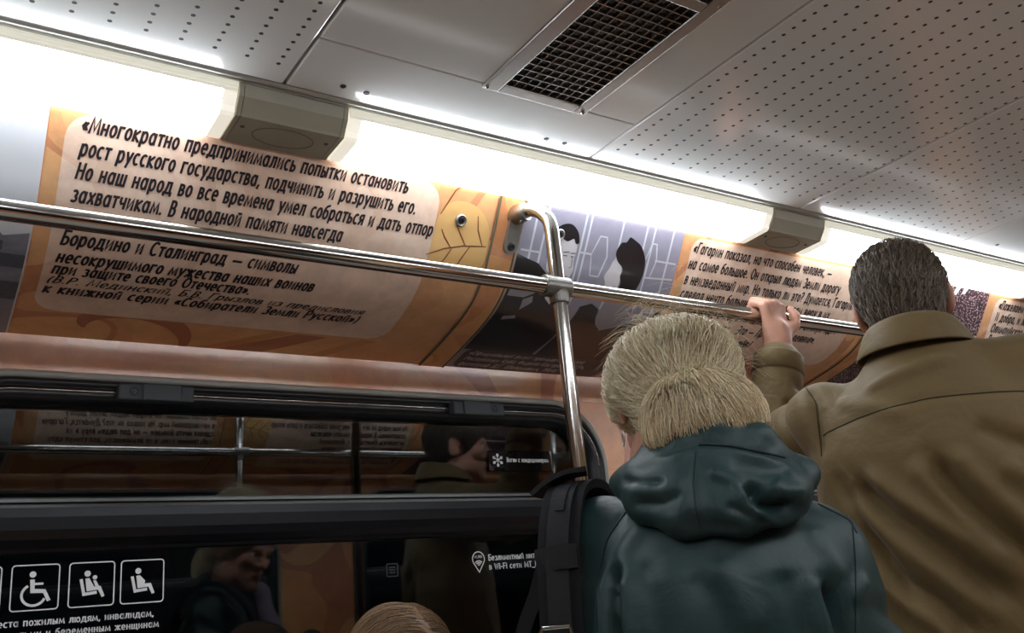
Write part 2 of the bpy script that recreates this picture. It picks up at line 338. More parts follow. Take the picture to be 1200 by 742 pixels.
# ceiling: backing plus lift-out panels, some perforated
CEIL = EYE + .905; YC0, YC1 = 2 * MID_Y - 1.347, 1.347
ceil = tag(MB().box(X0, X1, -.5, 1.9, CEIL + .06, CEIL + .12).build('ceiling', M['gap'], keep=True), kind='structure')
def perforated():
    m = mat('perforated_ceiling_paint', (232, 232, 228), .14, spec=1.0); nt = m.node_tree; L = nt.links; b = nt.nodes['Principled BSDF']
    tc = nt.nodes.new('ShaderNodeTexCoord'); sp = nt.nodes.new('ShaderNodeSeparateXYZ'); L.new(tc.outputs['Object'], sp.inputs[0])
    def math_(op, a, bb=None, c=None):
        n = nt.nodes.new('ShaderNodeMath'); n.operation = op
        for i, q in enumerate((a, bb, c)):
            if q is None: continue
            if isinstance(q, (int, float)): n.inputs[i].default_value = q
            else: L.new(q, n.inputs[i])
        return n.outputs[0]
    PX, PY, R = .0527, .0224, .0037
    dx = math_('MULTIPLY', math_('SUBTRACT', math_('FRACT', math_('MULTIPLY', math_('ADD', sp.outputs['X'], 10 * PX - .169 + PX / 2), 1 / PX)), .5), PX)
    dy = math_('MULTIPLY', math_('SUBTRACT', math_('FRACT', math_('MULTIPLY', math_('ADD', sp.outputs['Y'], 100 * PY - 1.291 + PY / 2), 1 / PY)), .5), PY)
    d = math_('SQRT', math_('ADD', math_('MULTIPLY', dx, dx), math_('MULTIPLY', dy, dy)))
    hole = math_('LESS_THAN', d, R)
    lim = math_('LESS_THAN', sp.outputs['Y'], 1.302); lim2 = math_('GREATER_THAN', sp.outputs['Y'], 2 * MID_Y - 1.302)
    hole = math_('MULTIPLY', hole, math_('MULTIPLY', lim, lim2))
    mx = nt.nodes.new('ShaderNodeMix'); mx.data_type = 'RGBA'; mx.inputs['A'].default_value = lin((236, 236, 232)); mx.inputs['B'].default_value = lin((24, 25, 27))
    L.new(hole, mx.inputs['Factor']); L.new(mx.outputs['Result'], b.inputs['Base Color'])
    mr = math_('MULTIPLY_ADD', hole, .6, .15); L.new(mr, b.inputs['Roughness'])
    return m
M['perf'] = perforated()
JO = [.5155 + .6755 * k for k in range(-4, 9)]
for i in range(len(JO) - 1):
    a, b = max(JO[i], X0) + .0026, min(JO[i + 1], X1) - .0026
    if b - a < .05: continue
    k = i - 4                                          # 0 = the panel with the grille
    perf = k in (-1, 1, 2, 4, 5, -3); p = MB()
    def panel(y0, y1, x0, x1): p.box(x0, x1, y0, y1, CEIL, CEIL + .02, .003)
    if k == 0:
        panel(YC0, .17, a, b); panel(1.195, YC1, a, b); panel(.17, 1.195, a, .838); panel(.17, 1.195, 1.052, b)
    else: panel(YC0, YC1, a, b)
    o = p.build('perforated_panel' if perf else 'plain_panel', M['perf'] if perf else M['paint'], ceil)
for y0, y1 in ((1.347, 1.372), (2 * MID_Y - 1.372, 2 * MID_Y - 1.347)):
    s = 1 if y0 > .7 else -1; yi = 1.3475 if s > 0 else 2 * MID_Y - 1.3475
    P = [(1.3485, CEIL + .02), (1.3485, CEIL + .001), (1.3525, CEIL - .003), (1.3565, CEIL - .003), (1.358, CEIL + .0005), (1.3615, CEIL + .0005), (1.3625, CEIL - .003), (1.3665, CEIL - .003), (1.368, CEIL + .02)]
    if s < 0: P = [(2 * MID_Y - y, z) for y, z in P][::-1]
    MB().prism(P, X0, X1).build('light_track', M['alu'], ceil)
def screw(c, n, r, parent, m=None, h=.002):
    b = MB(); b.lathe(c, n, [(-.001, r), (h * .5, r), (h, r * .8), (h, r * .42), (h * .4, r * .36), (h * .4, 0)], 14)
    return b.build('screw', m or M['darksteel'], parent)
for x, y in ((.609, 1.309), (.655, 1.312), (1.055, 1.3165), (1.100, 1.316), (2.685, 1.287), (3.1, 1.31)):
    screw((x, y, CEIL), (0, 0, -1), .0055, ceil)

# ventilation grille in the plain panel
v = thing('ceiling_vent', (.944, .68, CEIL), 'framed wire mesh ventilation grille set in the plain ceiling panel', 'vent')
fb = MB()
ZB, ZT = CEIL - .006, CEIL + .015
Y0v, Y1v = .178, 1.202
def frame_bar(x0, x1, y0, y1): fb.box(x0, x1, y0, y1, ZB, ZT, .002)
bays = [(.86, 1.177), (.52, .837), (.205, .497)]
frame_bar(.829, .863, Y0v, Y1v); frame_bar(1.034, 1.061, Y0v, Y1v); frame_bar(.863, 1.034, 1.177, Y1v)
frame_bar(.863, 1.034, .837, .86); frame_bar(.863, 1.034, .497, .52); frame_bar(.863, 1.034, Y0v, .205)
fb.build('vent_frame', M['brushed'], v)
for y0, y1 in bays:
    g = MB(); nx = 9; ny = round((y1 - y0) / .0187)
    for i in range(1, nx): x = .863 + .171 * i / nx; g.box(x - .0009, x + .0009, y0, y1, ZB + .003, ZB + .011)
    for j in range(1, ny): y = y0 + (y1 - y0) * j / ny; g.box(.863, 1.034, y - .0009, y + .0009, ZB + .002, ZB + .010)
    g.build('wire_grille', M['brushed'], v)
MB().box(.85, 1.045, .19, 1.19, CEIL + .03, CEIL + .035).box(.85, .853, .19, 1.19, CEIL + .015, CEIL + .03).box(1.042, 1.045, .19, 1.19, CEIL + .015, CEIL + .03).box(.853, 1.042, 1.187, 1.19, CEIL + .015, CEIL + .03).box(.853, 1.042, .19, .193, CEIL + .015, CEIL + .03).build('duct', M['void'], v)
for x, y in ((.836, 1.194), (1.053, 1.194), (1.053, .83), (.836, .83)): screw((x, y, ZB), (0, 0, -1), .004, v, M['steel'])

# ------------------------------------------------------------------ fluorescent strip lights and the covers between them
YF, YB = 1.368, 1.479
SEC = [(1.3725, EYE + .8855), (1.3755, EYE + .880), (1.387, EYE + .866), (1.391, EYE + .856), (1.398, EYE + .8515), (YB - .008, EYE + .8485), (YB, EYE + .850), (1.456, EYE + .905), (1.45, CEIL + .004), (1.3765, CEIL + .004)]
def light(x0, x1, label):
    t = thing('strip_light', ((x0 + x1) / 2, 1.43, EYE + .852), label, 'light', 'strip lights')
    d = MB().prism(SEC, x0 + .024, x1 - .024).build('diffuser', [M['lamp'], M['lamp2'], M['lamp_upper']], t)
    d.data.polygons[0].material_index = 2; d.data.polygons[1].material_index = 2
    for i in (4, 5, 6, 7, 8): d.data.polygons[i].material_index = 1        # the underside and back glow less than the front
    for a, b in ((x0, x0 + .024), (x1 - .024, x1)):
        MB().prism([(y, z) for y, z in SEC], a, b).build('end_collar', M['milky'], t)
    R = [(1.3655, CEIL + .002), (1.3655, CEIL - .003), (1.3680, EYE + .8965), (1.3668, EYE + .8955), (1.3700, EYE + .8915), (1.3690, EYE + .8905), (1.3722, EYE + .8857), (1.376, EYE + .8857), (1.376, CEIL + .002)]
    MB().prism(R, x0, x1).build('diffuser_rim', M['rim'], t)
    return t
BOX = [(YF, CEIL - .002), (1.374, CEIL - .024), (1.392, EYE + .858), (1.3945, EYE + .8535), (YB + .003, EYE + .851), (YB + .005, EYE + .856), (1.464, EYE + .905), (1.45, CEIL + .004)]
def speaker(x0, x1, label):
    t = thing('speaker_cover', ((x0 + x1) / 2, 1.43, EYE + .851), label, 'speaker cover', 'grey speaker covers between the lights')
    b = MB(); e = .010
    BI = [(y + (1.43 - y) * .025, z + (EYE + .89 - z) * .05) for y, z in BOX]
    b.prism(BOX, x0 + e + .001, x1 - e - .001)
    b.build('cover', M['boxgrey'], t)
    MB().prism(BOX, x0 + .002, x0 + e).build('end_cap', M['boxgrey'], t); MB().prism(BOX, x1 - e, x1 - .002).build('end_cap', M['boxgrey'], t)
    MB().prism(BI, x0 + e, x0 + e + .001).build('groove', M['boxline'], t); MB().prism(BI, x1 - e - .001, x1 - e).build('groove', M['boxline'], t)
    cx, cy = (x0 + x1) / 2, 1.437; zz = lambda y: EYE + .8535 + (y - 1.3945) / (YB + .003 - 1.3945) * -.0025
    r = MB(); r.tube([(cx + .056 * math.cos(a), cy + .030 * math.sin(a), zz(cy + .030 * math.sin(a)) - .0002) for a in np.linspace(0, 2 * PI, 49)], .0007, 6, False)
    r.build('speaker_ring', M['boxline'], t)
    for sx in (x0 + .024, x1 - .024): screw((sx, cy - .012, zz(cy - .012)), (0, 0, -1), .0042, t, M['boxline'], .0015)
    return t
spk = speaker(.444, .648, 'grey speaker cover between two lights, above the long quotation at left')
moved(spk, 1.348, 'grey speaker cover between two lights, above the smaller quotation right of the photograph')
moved(spk, 2.696, 'grey speaker cover at far right, beyond the man in the olive jacket')
lab = ['lit strip light at the left edge, above the start of the long quotation', 'lit strip light between the two grey covers, above the double portrait photograph', 'lit strip light at right, behind the head of the man in the olive jacket']
lts = [light(.648 - 1.348 + .001, .443, lab[0])]
lts.append(moved(lts[0], 1.348, lab[1])); lts.append(moved(lts[0], 2.696, lab[2]))
lts.append(moved(lts[0], 4.044, 'lit strip light at the far right end of the car, beyond the last grey cover'))
moved(spk, -1.348, 'grey speaker cover to the left of the frame'); moved(spk, 4.044, 'grey speaker cover near the right end wall')
for k in range(4):
    turned(lts[k], ['lit strip light on the opposite side, at the right', 'lit strip light on the opposite side, third from its left end', 'lit strip light on the opposite side, second from its left end', 'lit strip light on the opposite side, at the left'][k], 0, 'strip lights of the opposite side')
for k, (dx, l) in enumerate(((0, 'right'), (-1.348, 'middle'), (-2.696, 'left'))): turned(spk, 'grey speaker cover on the opposite side, %s one' % l, dx, 'speaker covers of the opposite side')

# ------------------------------------------------------------------ windows
def sweep(path, prof, closed=True):
    """path: list of (x, z, nx, nz) inward normals; prof: (inset, y)"""
    n = len(path); k = len(prof); V = []
    for x, z, nx, nz in path: V += [(x + nx * a, y, z + nz * a) for a, y in prof]
    F = [(i * k + j, i * k + (j + 1) % k, ((i + 1) % n) * k + (j + 1) % k, ((i + 1) % n) * k + j) for i in range(n if closed else n - 1) for j in range(k)]
    return V, F
def rr_path(x0, x1, z0, z1, r, n=14):
    o = []
    for cx, cz, a0 in ((x1 - r, z1 - r, 0), (x0 + r, z1 - r, PI / 2), (x0 + r, z0 + r, PI), (x1 - r, z0 + r, 1.5 * PI)):
        for k in range(n + 1):
            a = a0 + PI / 2 * k / n; o.append((cx + r * math.cos(a), cz + r * math.sin(a), -math.cos(a), -math.sin(a)))
    return o
def glass_mat():
    m = bpy.data.materials.new('window_glass'); m.use_nodes = True; nt = m.node_tree; L = nt.links; nt.nodes.remove(nt.nodes['Principled BSDF'])
    lw = nt.nodes.new('ShaderNodeLayerWeight'); pw = nt.nodes.new('ShaderNodeMath'); pw.operation = 'POWER'; pw.inputs[1].default_value = 5
    ma = nt.nodes.new('ShaderNodeMath'); ma.operation = 'MULTIPLY_ADD'; ma.inputs[1].default_value = .93; ma.inputs[2].default_value = .065
    L.new(lw.outputs['Facing'], pw.inputs[0]); L.new(pw.outputs[0], ma.inputs[0])
    tr = nt.nodes.new('ShaderNodeBsdfTransparent'); tr.inputs[0].default_value = (.78, .84, .86, 1)
    gl = nt.nodes.new('ShaderNodeBsdfGlossy'); gl.inputs['Roughness'].default_value = .0; gl.inputs['Color'].default_value = (1, 1, 1, 1)
    mx = nt.nodes.new('ShaderNodeMixShader'); L.new(ma.outputs[0], mx.inputs[0]); L.new(tr.outputs[0], mx.inputs[1]); L.new(gl.outputs[0], mx.inputs[2])
    L.new(mx.outputs[0], nt.nodes['Material Output'].inputs['Surface']); return m
M['glass'] = glass_mat()
ZL = EYE
def window(n, x0, x1):
    t = thing('window_%d' % n, ((x0 + x1) / 2, 1.9, EYE - .43), kind='structure')
    path = rr_path(x0, x1, EYE - .43, EYE + .517, .17)
    b = MB(); V, F = sweep(path, [(-.003, 1.901), (-.002, 1.893), (.003, 1.889), (.009, 1.889), (.013, 1.893), (.014, 1.905)]); b.add(V, F, True); b.build('window_trim', M['trim'], t)
    b = MB(); V, F = sweep(path, [(.012, 1.908), (.013, 1.890), (.018, 1.884), (.026, 1.883), (.0275, 1.889), (.0305, 1.889), (.032, 1.883), (.050, 1.884), (.058, 1.892), (.064, 1.912), (.066, 1.94), (.012, 1.94)]); b.add(V, F, True); b.build('rubber_gasket', M['rubber'], t)
    upper = [p for p in path if p[1] > EYE + .32]
    b = MB(); V, F = sweep(upper, [(.0355, 1.8845), (.0360, 1.8815), (.0385, 1.8815), (.039, 1.8845)], False); b.add(V, F, True); b.build('metal_strip', M['steel'], t)
    a, c = x0 + .05, x1 - .05
    # glass: the hopper pane leans in by a couple of degrees at its top
    zb, zt = EYE + .262, EYE + .475; lean = math.tan(math.radians(1.8)) * (zt - zb)
    q = [(1.932, zb), (1.937, zb), (1.937 - lean, zt), (1.932 - lean, zt)]
    MB().prism(q, a, c).build('upper_pane', M['glass'], t)
    MB().box(a, c, 1.932, 1.938, EYE - .40, EYE + .2).build('lower_pane', M['glass'], t)
    # horizontal rail between the panes
    P = [(1.94, EYE + .284), (1.926, EYE + .284), (1.921, EYE + .2805), (1.9195, EYE + .2745), (1.922, EYE + .2715), (1.914, EYE + .2705), (1.906, EYE + .2675), (1.903, EYE + .262), (1.9005, EYE + .245), (1.901, EYE + .222), (1.905, EYE + .205), (1.916, EYE + .194), (1.922, EYE + .190), (1.923, EYE + .184), (1.929, EYE + .182), (1.94, EYE + .182)]
    MB().prism(P, a, c).build('sash_rail', M['sash'], t)
    MB().prism([(1.9262, EYE + .2842), (1.9208, EYE + .2806), (1.9193, EYE + .2745), (1.9203, EYE + .2745), (1.922, EYE + .280), (1.927, EYE + .283)], a, c).build('sash_lip', M['alu2'], t)
    MB().prism([(1.9061, EYE + .2678), (1.9029, EYE + .2622), (1.9040, EYE + .2622), (1.9075, EYE + .2672)], a, c).build('sash_lip', M['alu2'], t)
    # two latches on the upper rubber
    for lx, s in ((x0 + .418, 1), (x0 + 1.168, -1)):
        zc = EYE + .4775
        l = MB().box(lx - .072, lx + .072, 1.858, 1.886, zc - .0165, zc + .0155, .004).build('latch', M['rubber2'], t)
        MB().box(*(sorted((lx - s * .028, lx + s * .046))), 1.852, 1.8595, zc - .0175, zc + .0165, .003).build('latch_slide', M['rubber2'], l)
        MB().lathe((lx - s * .044, 1.858, zc), (0, -1, 0), [(-.002, .0085), (.001, .0085), (.0016, .007), (.0006, .006), (.0006, .0045), (.0018, .004), (.0018, .0015), (.0004, .001), (.0004, 0)], 18).build('screw', M['darksteel'], l)
    return t
M['alu2'] = mat('dull_aluminium_lip', (112, 112, 110), .3, .9)
w2 = window(1, *WINS[1])
def wcopy(i, n):
    c = copy_tree(w2); c.location.x += WINS[i][0] - WINS[1][0]; c.name = 'window_%d' % n; return c
ws = [w2, wcopy(0, 2), wcopy(2, 3), wcopy(3, 4)]
for k, w in enumerate(ws): c = turned(w); c.name = 'window_%d' % (5 + k)
tag(MB().box(X0 - 1, X1 + 1, 2.62, 2.7, -.5, 3).build('wall_tunnel', M['dark'], keep=True), kind='structure')
tag(MB().box(X0 - 1, X1 + 1, 2 * MID_Y - 2.7, 2 * MID_Y - 2.62, -.5, 3).build('wall_tunnel_opposite', M['dark'], keep=True), kind='structure')
# ------------------------------------------------------------------ posters on the curved panel
def blob(pts, n=5):
    """closed outline rounded through its points"""
    o = []; N = len(pts)
    for i in range(N):
        a, b, c, d = (V2(pts[(i + k) % N]) for k in (-1, 0, 1, 2))
        for k in range(n): t = k / n; q = .5 * (2 * b + (c - a) * t + (2 * a - 5 * b + 4 * c - d) * t * t + (3 * b - a - 3 * c + d) * t ** 3); o.append((float(q[0]), float(q[1])))
    return o
def V2(p): return np.array(p, float)
def poster(x0, x1, label, m, s0=.095):
    cx = (x0 + x1) / 2
    t = thing('poster', (cx, 1.9, EYE + .588), label, 'poster')
    sheet([[(x0, s0), (x1, s0), (x1, S_END - .002), (x0, S_END - .002)]], .0006, 'poster_sheet', m, t)
    return t
def strokes(lines, w, off, name, m, parent, fn=None):
    """thin printed strokes: each a polyline in (x, s)"""
    b = MB()
    for pts in lines:
        P = [Vector((p[0], p[1])) for p in pts]; n = len(P)
        # refine along the curve
        Q = []
        for i in range(n - 1):
            k = max(1, int((P[i + 1] - P[i]).length / .012)); Q += [P[i].lerp(P[i + 1], j / k) for j in range(k)]
        Q.append(P[-1]); V = []; N = len(Q)
        for i, p in enumerate(Q):
            t = (Q[min(i + 1, N - 1)] - Q[max(i - 1, 0)]); t = t.normalized() if t.length > 0 else Vector((1, 0)); nn = Vector((-t.y, t.x)); ww = w * (1 if len(pts) < 3 else (.25 + .75 * math.sin(PI * (i + .5) / N) ** .5))
            V += [cove(p.x + nn.x * ww / 2, p.y + nn.y * ww / 2, off), cove(p.x - nn.x * ww / 2, p.y - nn.y * ww / 2, off)]
        b.add(V, [(2 * i, 2 * i + 2, 2 * i + 3, 2 * i + 1) for i in range(N - 1)])
    return b.build(name, m, parent)

# long quotation at left
p1 = poster(.174, 1.046, 'orange poster with a long black quotation on a peach panel', M['paper'])
sheet([rrect(.199, .908, .108, .525, .045)], .0010, 'quotation_panel', M['peach'], p1)
LN = [('«Многократно предпринимались попытки остановить', .222, .832, .139), ('рост русского государства, подчинить и разрушить его.', .222, .857, .1785),
      ('Но наш народ во все времена умел собраться и дать отпор', .222, .906, .218), ('захватчикам. В народной памяти навсегда', .220, .713, .2575),
      ('остались Полтава и большой', .217, .66, .297), ('Бородино и Сталинград — символы', .216, .640, .337), ('несокрушимого мужества наших воинов', .215, .686, .377),
      ('при защите своего Отечества».', .213, .565, .407), ('к книжной серии «Собиратели Земли Русской»)', .207, .820, .4655)]
text_lines(LN, .0265, on_cove, 'quotation_line', M['ink'], p1, .175, .17)
text_lines([('(В.Р. Мединский, Б.В. Грызлов из предисловия', .211, .822, .434)], .019, on_cove, 'attribution_line', M['ink'], p1, .12, .25)
M['leaf'] = mat('yellow_leaf_print', (236, 190, 124), .3, coat=.5, coat_rough=.12, noise=.12, nscale=25)
M['leafline'] = mat('brown_leaf_vein_print', (140, 82, 48), .35, coat=.4, coat_rough=.12)
M['flour'] = mat('brown_flourish_print', (178, 112, 86), .3, coat=.5, coat_rough=.12, noise=.08, nscale=30)
M['flour2'] = mat('ochre_flourish_print', (206, 148, 98), .3, coat=.5, coat_rough=.12, noise=.08, nscale=30)
leaf = [(.909, .205), (.914, .170), (.93, .145), (.96, .135), (1.0, .142), (1.03, .168), (1.044, .205), (1.043, .262), (1.02, .285), (.97, .292), (.925, .285), (.909, .26)]
sheet([blob(leaf)], .0013, 'leaf_print', M['leaf'], p1)
strokes([[(.902, .258), (.94, .240), (.985, .228), (1.04, .222)], [(.955, .236), (.935, .215), (.925, .200)], [(.99, .228), (.972, .205), (.958, .186)], [(.958, .238), (.945, .265), (.93, .28)], [(1.0, .228), (.985, .258), (.975, .285)],
         [(1.03, .222), (1.012, .19), (1.005, .16)], [(.915, .17), (.94, .115), (.985, .075)], [(.94, .105), (1.0, .10), (1.04, .08)]], .0032, .0016, 'leaf_veins', M['leafline'], p1)
def swirl(cx, cs, r0, r1, a0, a1, w, sx=1.0, n=40):
    """tapering scroll as one outline"""
    A = np.linspace(a0, a1, n); R = np.linspace(r0, r1, n); W = w * np.sin(np.linspace(.15, PI - .05, n)) 
    o = [(cx + sx * (r + q) * math.cos(a), cs + (r + q) * math.sin(a)) for a, r, q in zip(A, R, W)]
    return o + [(cx + sx * (r - q) * math.cos(a), cs + (r - q) * math.sin(a)) for a, r, q in zip(A, R, W)][::-1]
def clip_s(poly, lo, hi): return [(x, min(max(s, lo), hi)) for x, s in poly]
sheet([clip_s(swirl(.33, .585, .028, .14, -2.8, .55, .022, 1.3), .528, .622)], .0009, 'flourish_print', M['flour'], p1)
sheet([[(.52, .622), (.56, .622), (.70, .532), (.66, .532)], [(.76, .622), (.80, .622), (.86, .565), (.90, .535), (.86, .53)]], .00085, 'flourish_print', M['flour2'], p1)
sheet([[(.56, .622), (.66, .622), (.78, .535), (.71, .533)]], .0008, 'flourish_print', M['flour'], p1)

# cloudy sky and river front photograph, cut by the left edge of the frame
M['sky'] = mat('pale_sky_print', (222, 226, 232), .3, coat=.5, coat_rough=.12, noise=.05, nscale=8)
M['city'] = mat('grey_city_print', (136, 138, 150), .35, coat=.5, coat_rough=.12, noise=.3, nscale=90)
M['city2'] = mat('dark_grey_city_print', (92, 96, 106), .35, coat=.5, coat_rough=.12, noise=.35, nscale=120)
p0 = poster(-.62, .172, 'pale photograph of sky over a grey riverside, at the left edge', M['sky'])
sheet([[(-.61, .325), (-.35, .315), (-.2, .335), (-.05, .318), (.02, .333), (.10, .30), (.13, .335), (.169, .325), (.169, .62), (-.61, .62)]], .0009, 'city_print', M['city'], p0)
sheet([[(-.61, .36), (.169, .372), (.169, .405), (-.61, .40)], [(-.61, .43), (.169, .445), (.169, .50), (-.61, .48)]], .0012, 'city_print', M['city2'], p0)
sheet([[(-.03 + .03 * k, .345), (-.018 + .03 * k, .345), (-.018 + .03 * k, .365), (-.03 + .03 * k, .365)] for k in range(6)], .0013, 'city_window_print', M['city2'], p0)

# joint cover strips between the panels
def joint(x0, x1, label):
    t = thing('panel_joint_strip', ((x0 + x1) / 2, 1.9, EYE + .588), label, 'joint strip', 'panel joint strips')
    V = []; ss = np.linspace(.02, S_END - .003, 50); xs = [(x0, .0), (x0 + .002, .0035), (x1 - .002, .0035), (x1, .0)]
    for s in ss: V += [cove(x, s, h) for x, h in xs]
    b = MB(); b.add(V, [(4 * i + j, 4 * i + j + 1, 4 * i + j + 5, 4 * i + j + 4) for i in range(len(ss) - 1) for j in range(3)], False); b.build('strip', M['jointfilm'], t)
    for x, d in ((x0, -1), (x1, 1)):
        b = MB(); b.tube([cove(x + d * .001, s, .003) for s in ss], .0024, 6); b.build('strip_edge', M['seam'], t)
    return t
M['jointfilm'] = film('joint_strip_print', (224, 164, 108), (214, 146, 98), (230, 172, 108), 6, .5, .3)
j1 = joint(1.052, 1.114, 'orange joint strip left of the double portrait, carrying the pole bracket')

# black and white double portrait (generic: two men in dark suits)
M['ph_bg'] = mat('violet_grey_photo_print', (150, 148, 164), .32, coat=.5, coat_rough=.12, noise=.10, nscale=60)
M['ph_line'] = mat('pale_line_photo_print', (206, 208, 216), .32, coat=.5, coat_rough=.12)
M['ph_black'] = mat('black_photo_print', (26, 25, 30), .32, coat=.5, coat_rough=.12, noise=.35, nscale=50)
M['ph_dark'] = mat('dark_grey_photo_print', (52, 52, 62), .32, coat=.5, coat_rough=.12, noise=.3, nscale=40)
M['ph_face'] = mat('pale_grey_photo_print', (212, 208, 212), .32, coat=.5, coat_rough=.12, noise=.06, nscale=50)
M['ph_mid'] = mat('mid_grey_photo_print', (150, 146, 152), .32, coat=.5, coat_rough=.12, noise=.12, nscale=50)
p2 = poster(1.122, 1.596, 'black and white photograph of two men in dark suits, behind the bent pole', M['ph_bg'])
strokes([[(x, .04), (x, .33)] for x in (1.155, 1.183, 1.29, 1.305, 1.40, 1.475, 1.50, 1.56)], .0055, .0009, 'wall_line_print', M['ph_line'], p2)
for _l in ([(1.325, .20), (1.34, .155), (1.36, .155), (1.372, .20), (1.36, .25), (1.335, .25), (1.325, .20)], [(1.49, .19), (1.50, .15), (1.515, .15), (1.525, .19), (1.515, .235)], [(1.29, .2), (1.325, .2)], [(1.52, .19), (1.59, .19)], [(1.13, .215), (1.18, .215)], [(1.5, .235), (1.59, .23)]): strokes([_l], .0045, .0011, 'wall_line_print', M['ph_line'], p2)
# far left man: dark shoulders; middle man: side face; right man: seen from behind
sheet([[(1.124, .225), (1.15, .232), (1.185, .24), (1.215, .262), (1.222, .30), (1.26, .31), (1.30, .33), (1.325, .37), (1.33, .45), (1.32, .53), (1.124, .53)]], .0010, 'suit_print', M['ph_black'], p2)
sheet([[(1.34, .33), (1.37, .318), (1.395, .33), (1.44, .40), (1.52, .36), (1.56, .345), (1.592, .30), (1.592, .53), (1.33, .53), (1.335, .42)]], .0010, 'suit_print', M['ph_black'], p2)
sheet([[(1.13, .30), (1.175, .302), (1.20, .31), (1.175, .325), (1.13, .325)]], .0012, 'shirt_print', M['ph_mid'], p2)
sheet([blob([(1.205, .225), (1.2, .205), (1.206, .182), (1.222, .168), (1.25, .163), (1.276, .172), (1.281, .20), (1.279, .222), (1.284, .243), (1.277, .262), (1.262, .284), (1.235, .29), (1.225, .262), (1.21, .252)])], .0012, 'face_print', M['ph_face'], p2)
sheet([[(1.222, .290), (1.248, .288), (1.258, .31), (1.252, .335), (1.232, .32)]], .0012, 'shirt_print', M['ph_face'], p2)
sheet([blob([(1.205, .218), (1.201, .195), (1.206, .165), (1.226, .145), (1.252, .140), (1.274, .155), (1.283, .178), (1.274, .182), (1.266, .172), (1.25, .180), (1.232, .176), (1.222, .19), (1.217, .21)])], .0015, 'hair_print', M['ph_black'], p2)
strokes([[(1.245, .206), (1.262, .203)], [(1.266, .206), (1.28, .204)], [(1.272, .212), (1.277, .236), (1.27, .24)], [(1.256, .262), (1.272, .26)], [(1.247, .213), (1.258, .213)], [(1.268, .213), (1.277, .213)]], .0020, .0016, 'face_line_print', M['ph_dark'], p2)
sheet([blob([(1.385, .262), (1.378, .245), (1.388, .225), (1.395, .205), (1.41, .2), (1.425, .225), (1.425, .275), (1.40, .29), (1.39, .28)])], .0012, 'face_print', M['ph_face'], p2)
sheet([blob([(1.405, .205), (1.396, .185), (1.405, .162), (1.42, .158), (1.428, .145), (1.445, .15), (1.468, .162), (1.488, .19), (1.494, .225), (1.486, .262), (1.468, .29), (1.425, .288), (1.432, .26), (1.425, .24), (1.427, .222)])], .0015, 'hair_print', M['ph_black'], p2)
sheet([blob([(1.42, .288), (1.468, .29), (1.50, .325), (1.48, .38), (1.43, .39), (1.40, .345)])], .0012, 'neck_print', M['ph_mid'], p2)
sheet([[(1.175, .33), (1.198, .318), (1.203, .335), (1.18, .36)], [(1.15, .385), (1.18, .378), (1.185, .388), (1.15, .398)]], .0014, 'medal_print', M['ph_mid'], p2)
sheet([rrect(1.135, 1.585, .528, .618, .02)], .0012, 'caption_plate', M['ph_dark'], p2)
text_lines([('«Официальный визит премьер-министра', 1.15, 1.50, .553), ('Республики Куба Фиделя Кастро в СССР», ', 1.15, 1.52, .580), ('фотограф Д.Г. Шоломович, 1964г.', 1.15, 1.45, .607)], .017, on_cove, 'caption_line', M['ink2'] if 'ink2' in M else M['ph_face'], p2, .11, .2)

# smaller quotation to the right
p3 = poster(1.600, 2.372, 'orange poster with a smaller black quotation, above the gripping hand', M['paper'])
sheet([rrect(1.628, 2.325, .114, .452, .035)], .0010, 'quotation_panel', M['peach'], p3)
text_lines([('«Гагарин показал, на что способен человек, —', 1.636, 2.174, .153), ('на самое большое. Он открыл людям Земли дорогу', 1.631, 2.229, .1935), ('в неизведанный мир. Но только ли это? Думается, Гагарин', 1.630, 2.306, .2335),
            ('сделал нечто большее — он дал людям веру в их', 1.630, 2.217, .272), ('собственные силы, в их возможности, дал стимул идти', 1.630, 2.274, .313), ('увереннее, смелее... Это — Прометеево деяние».', 1.633, 2.207, .3535), ('(академик С.П. Королёв)', 1.636, 1.975, .398)],
           .0265, on_cove, 'quotation_line', M['ink'], p3, .16, .17)
sheet([clip_s(swirl(1.95, .60, .03, .20, -2.9, .3, .03, 1.2), .47, .622)], .0009, 'flourish_print', M['flour'], p3)
# crowd photograph and the next quotation at far right
M['crowd'] = None
def crowd_mat():
    m = mat('crowd_photo_print', (70, 44, 50), .4); nt = m.node_tree; b = nt.nodes['Principled BSDF']
    tc = nt.nodes.new('ShaderNodeTexCoord'); vo = nt.nodes.new('ShaderNodeTexVoronoi'); vo.inputs['Scale'].default_value = 150
    cr = nt.nodes.new('ShaderNodeValToRGB'); e = cr.color_ramp.elements; e[0].position = .28; e[0].color = lin((206, 176, 176)); e[1].position = .42; e[1].color = lin((58, 36, 44))
    nt.links.new(tc.outputs['Object'], vo.inputs['Vector']); nt.links.new(vo.outputs['Distance'], cr.inputs['Fac']); nt.links.new(cr.outputs['Color'], b.inputs['Base Color']); return m
M['crowd'] = crowd_mat()
joint2 = moved(j1, 1.348, 'orange joint strip behind the head of the man in the olive jacket')
p4 = poster(2.462, 2.972, 'dark photograph of a dense crowd, beside the ear of the man in olive', M['crowd'])
sheet([[(2.80, .07), (2.825, .07), (2.79, .135), (2.768, .135)], [(2.845, .07), (2.862, .07), (2.835, .128), (2.815, .128)], [(2.47, .255), (2.97, .255), (2.97, .262), (2.47, .262)]], .0010, 'banner_print', M['ph_face'], p4)
p5 = poster(2.974, 3.74, 'orange poster with a dark quotation at the far right edge', M['paper'])
sheet([rrect(3.02, 3.70, .118, .452, .035)], .0010, 'quotation_panel', M['peach'], p5)
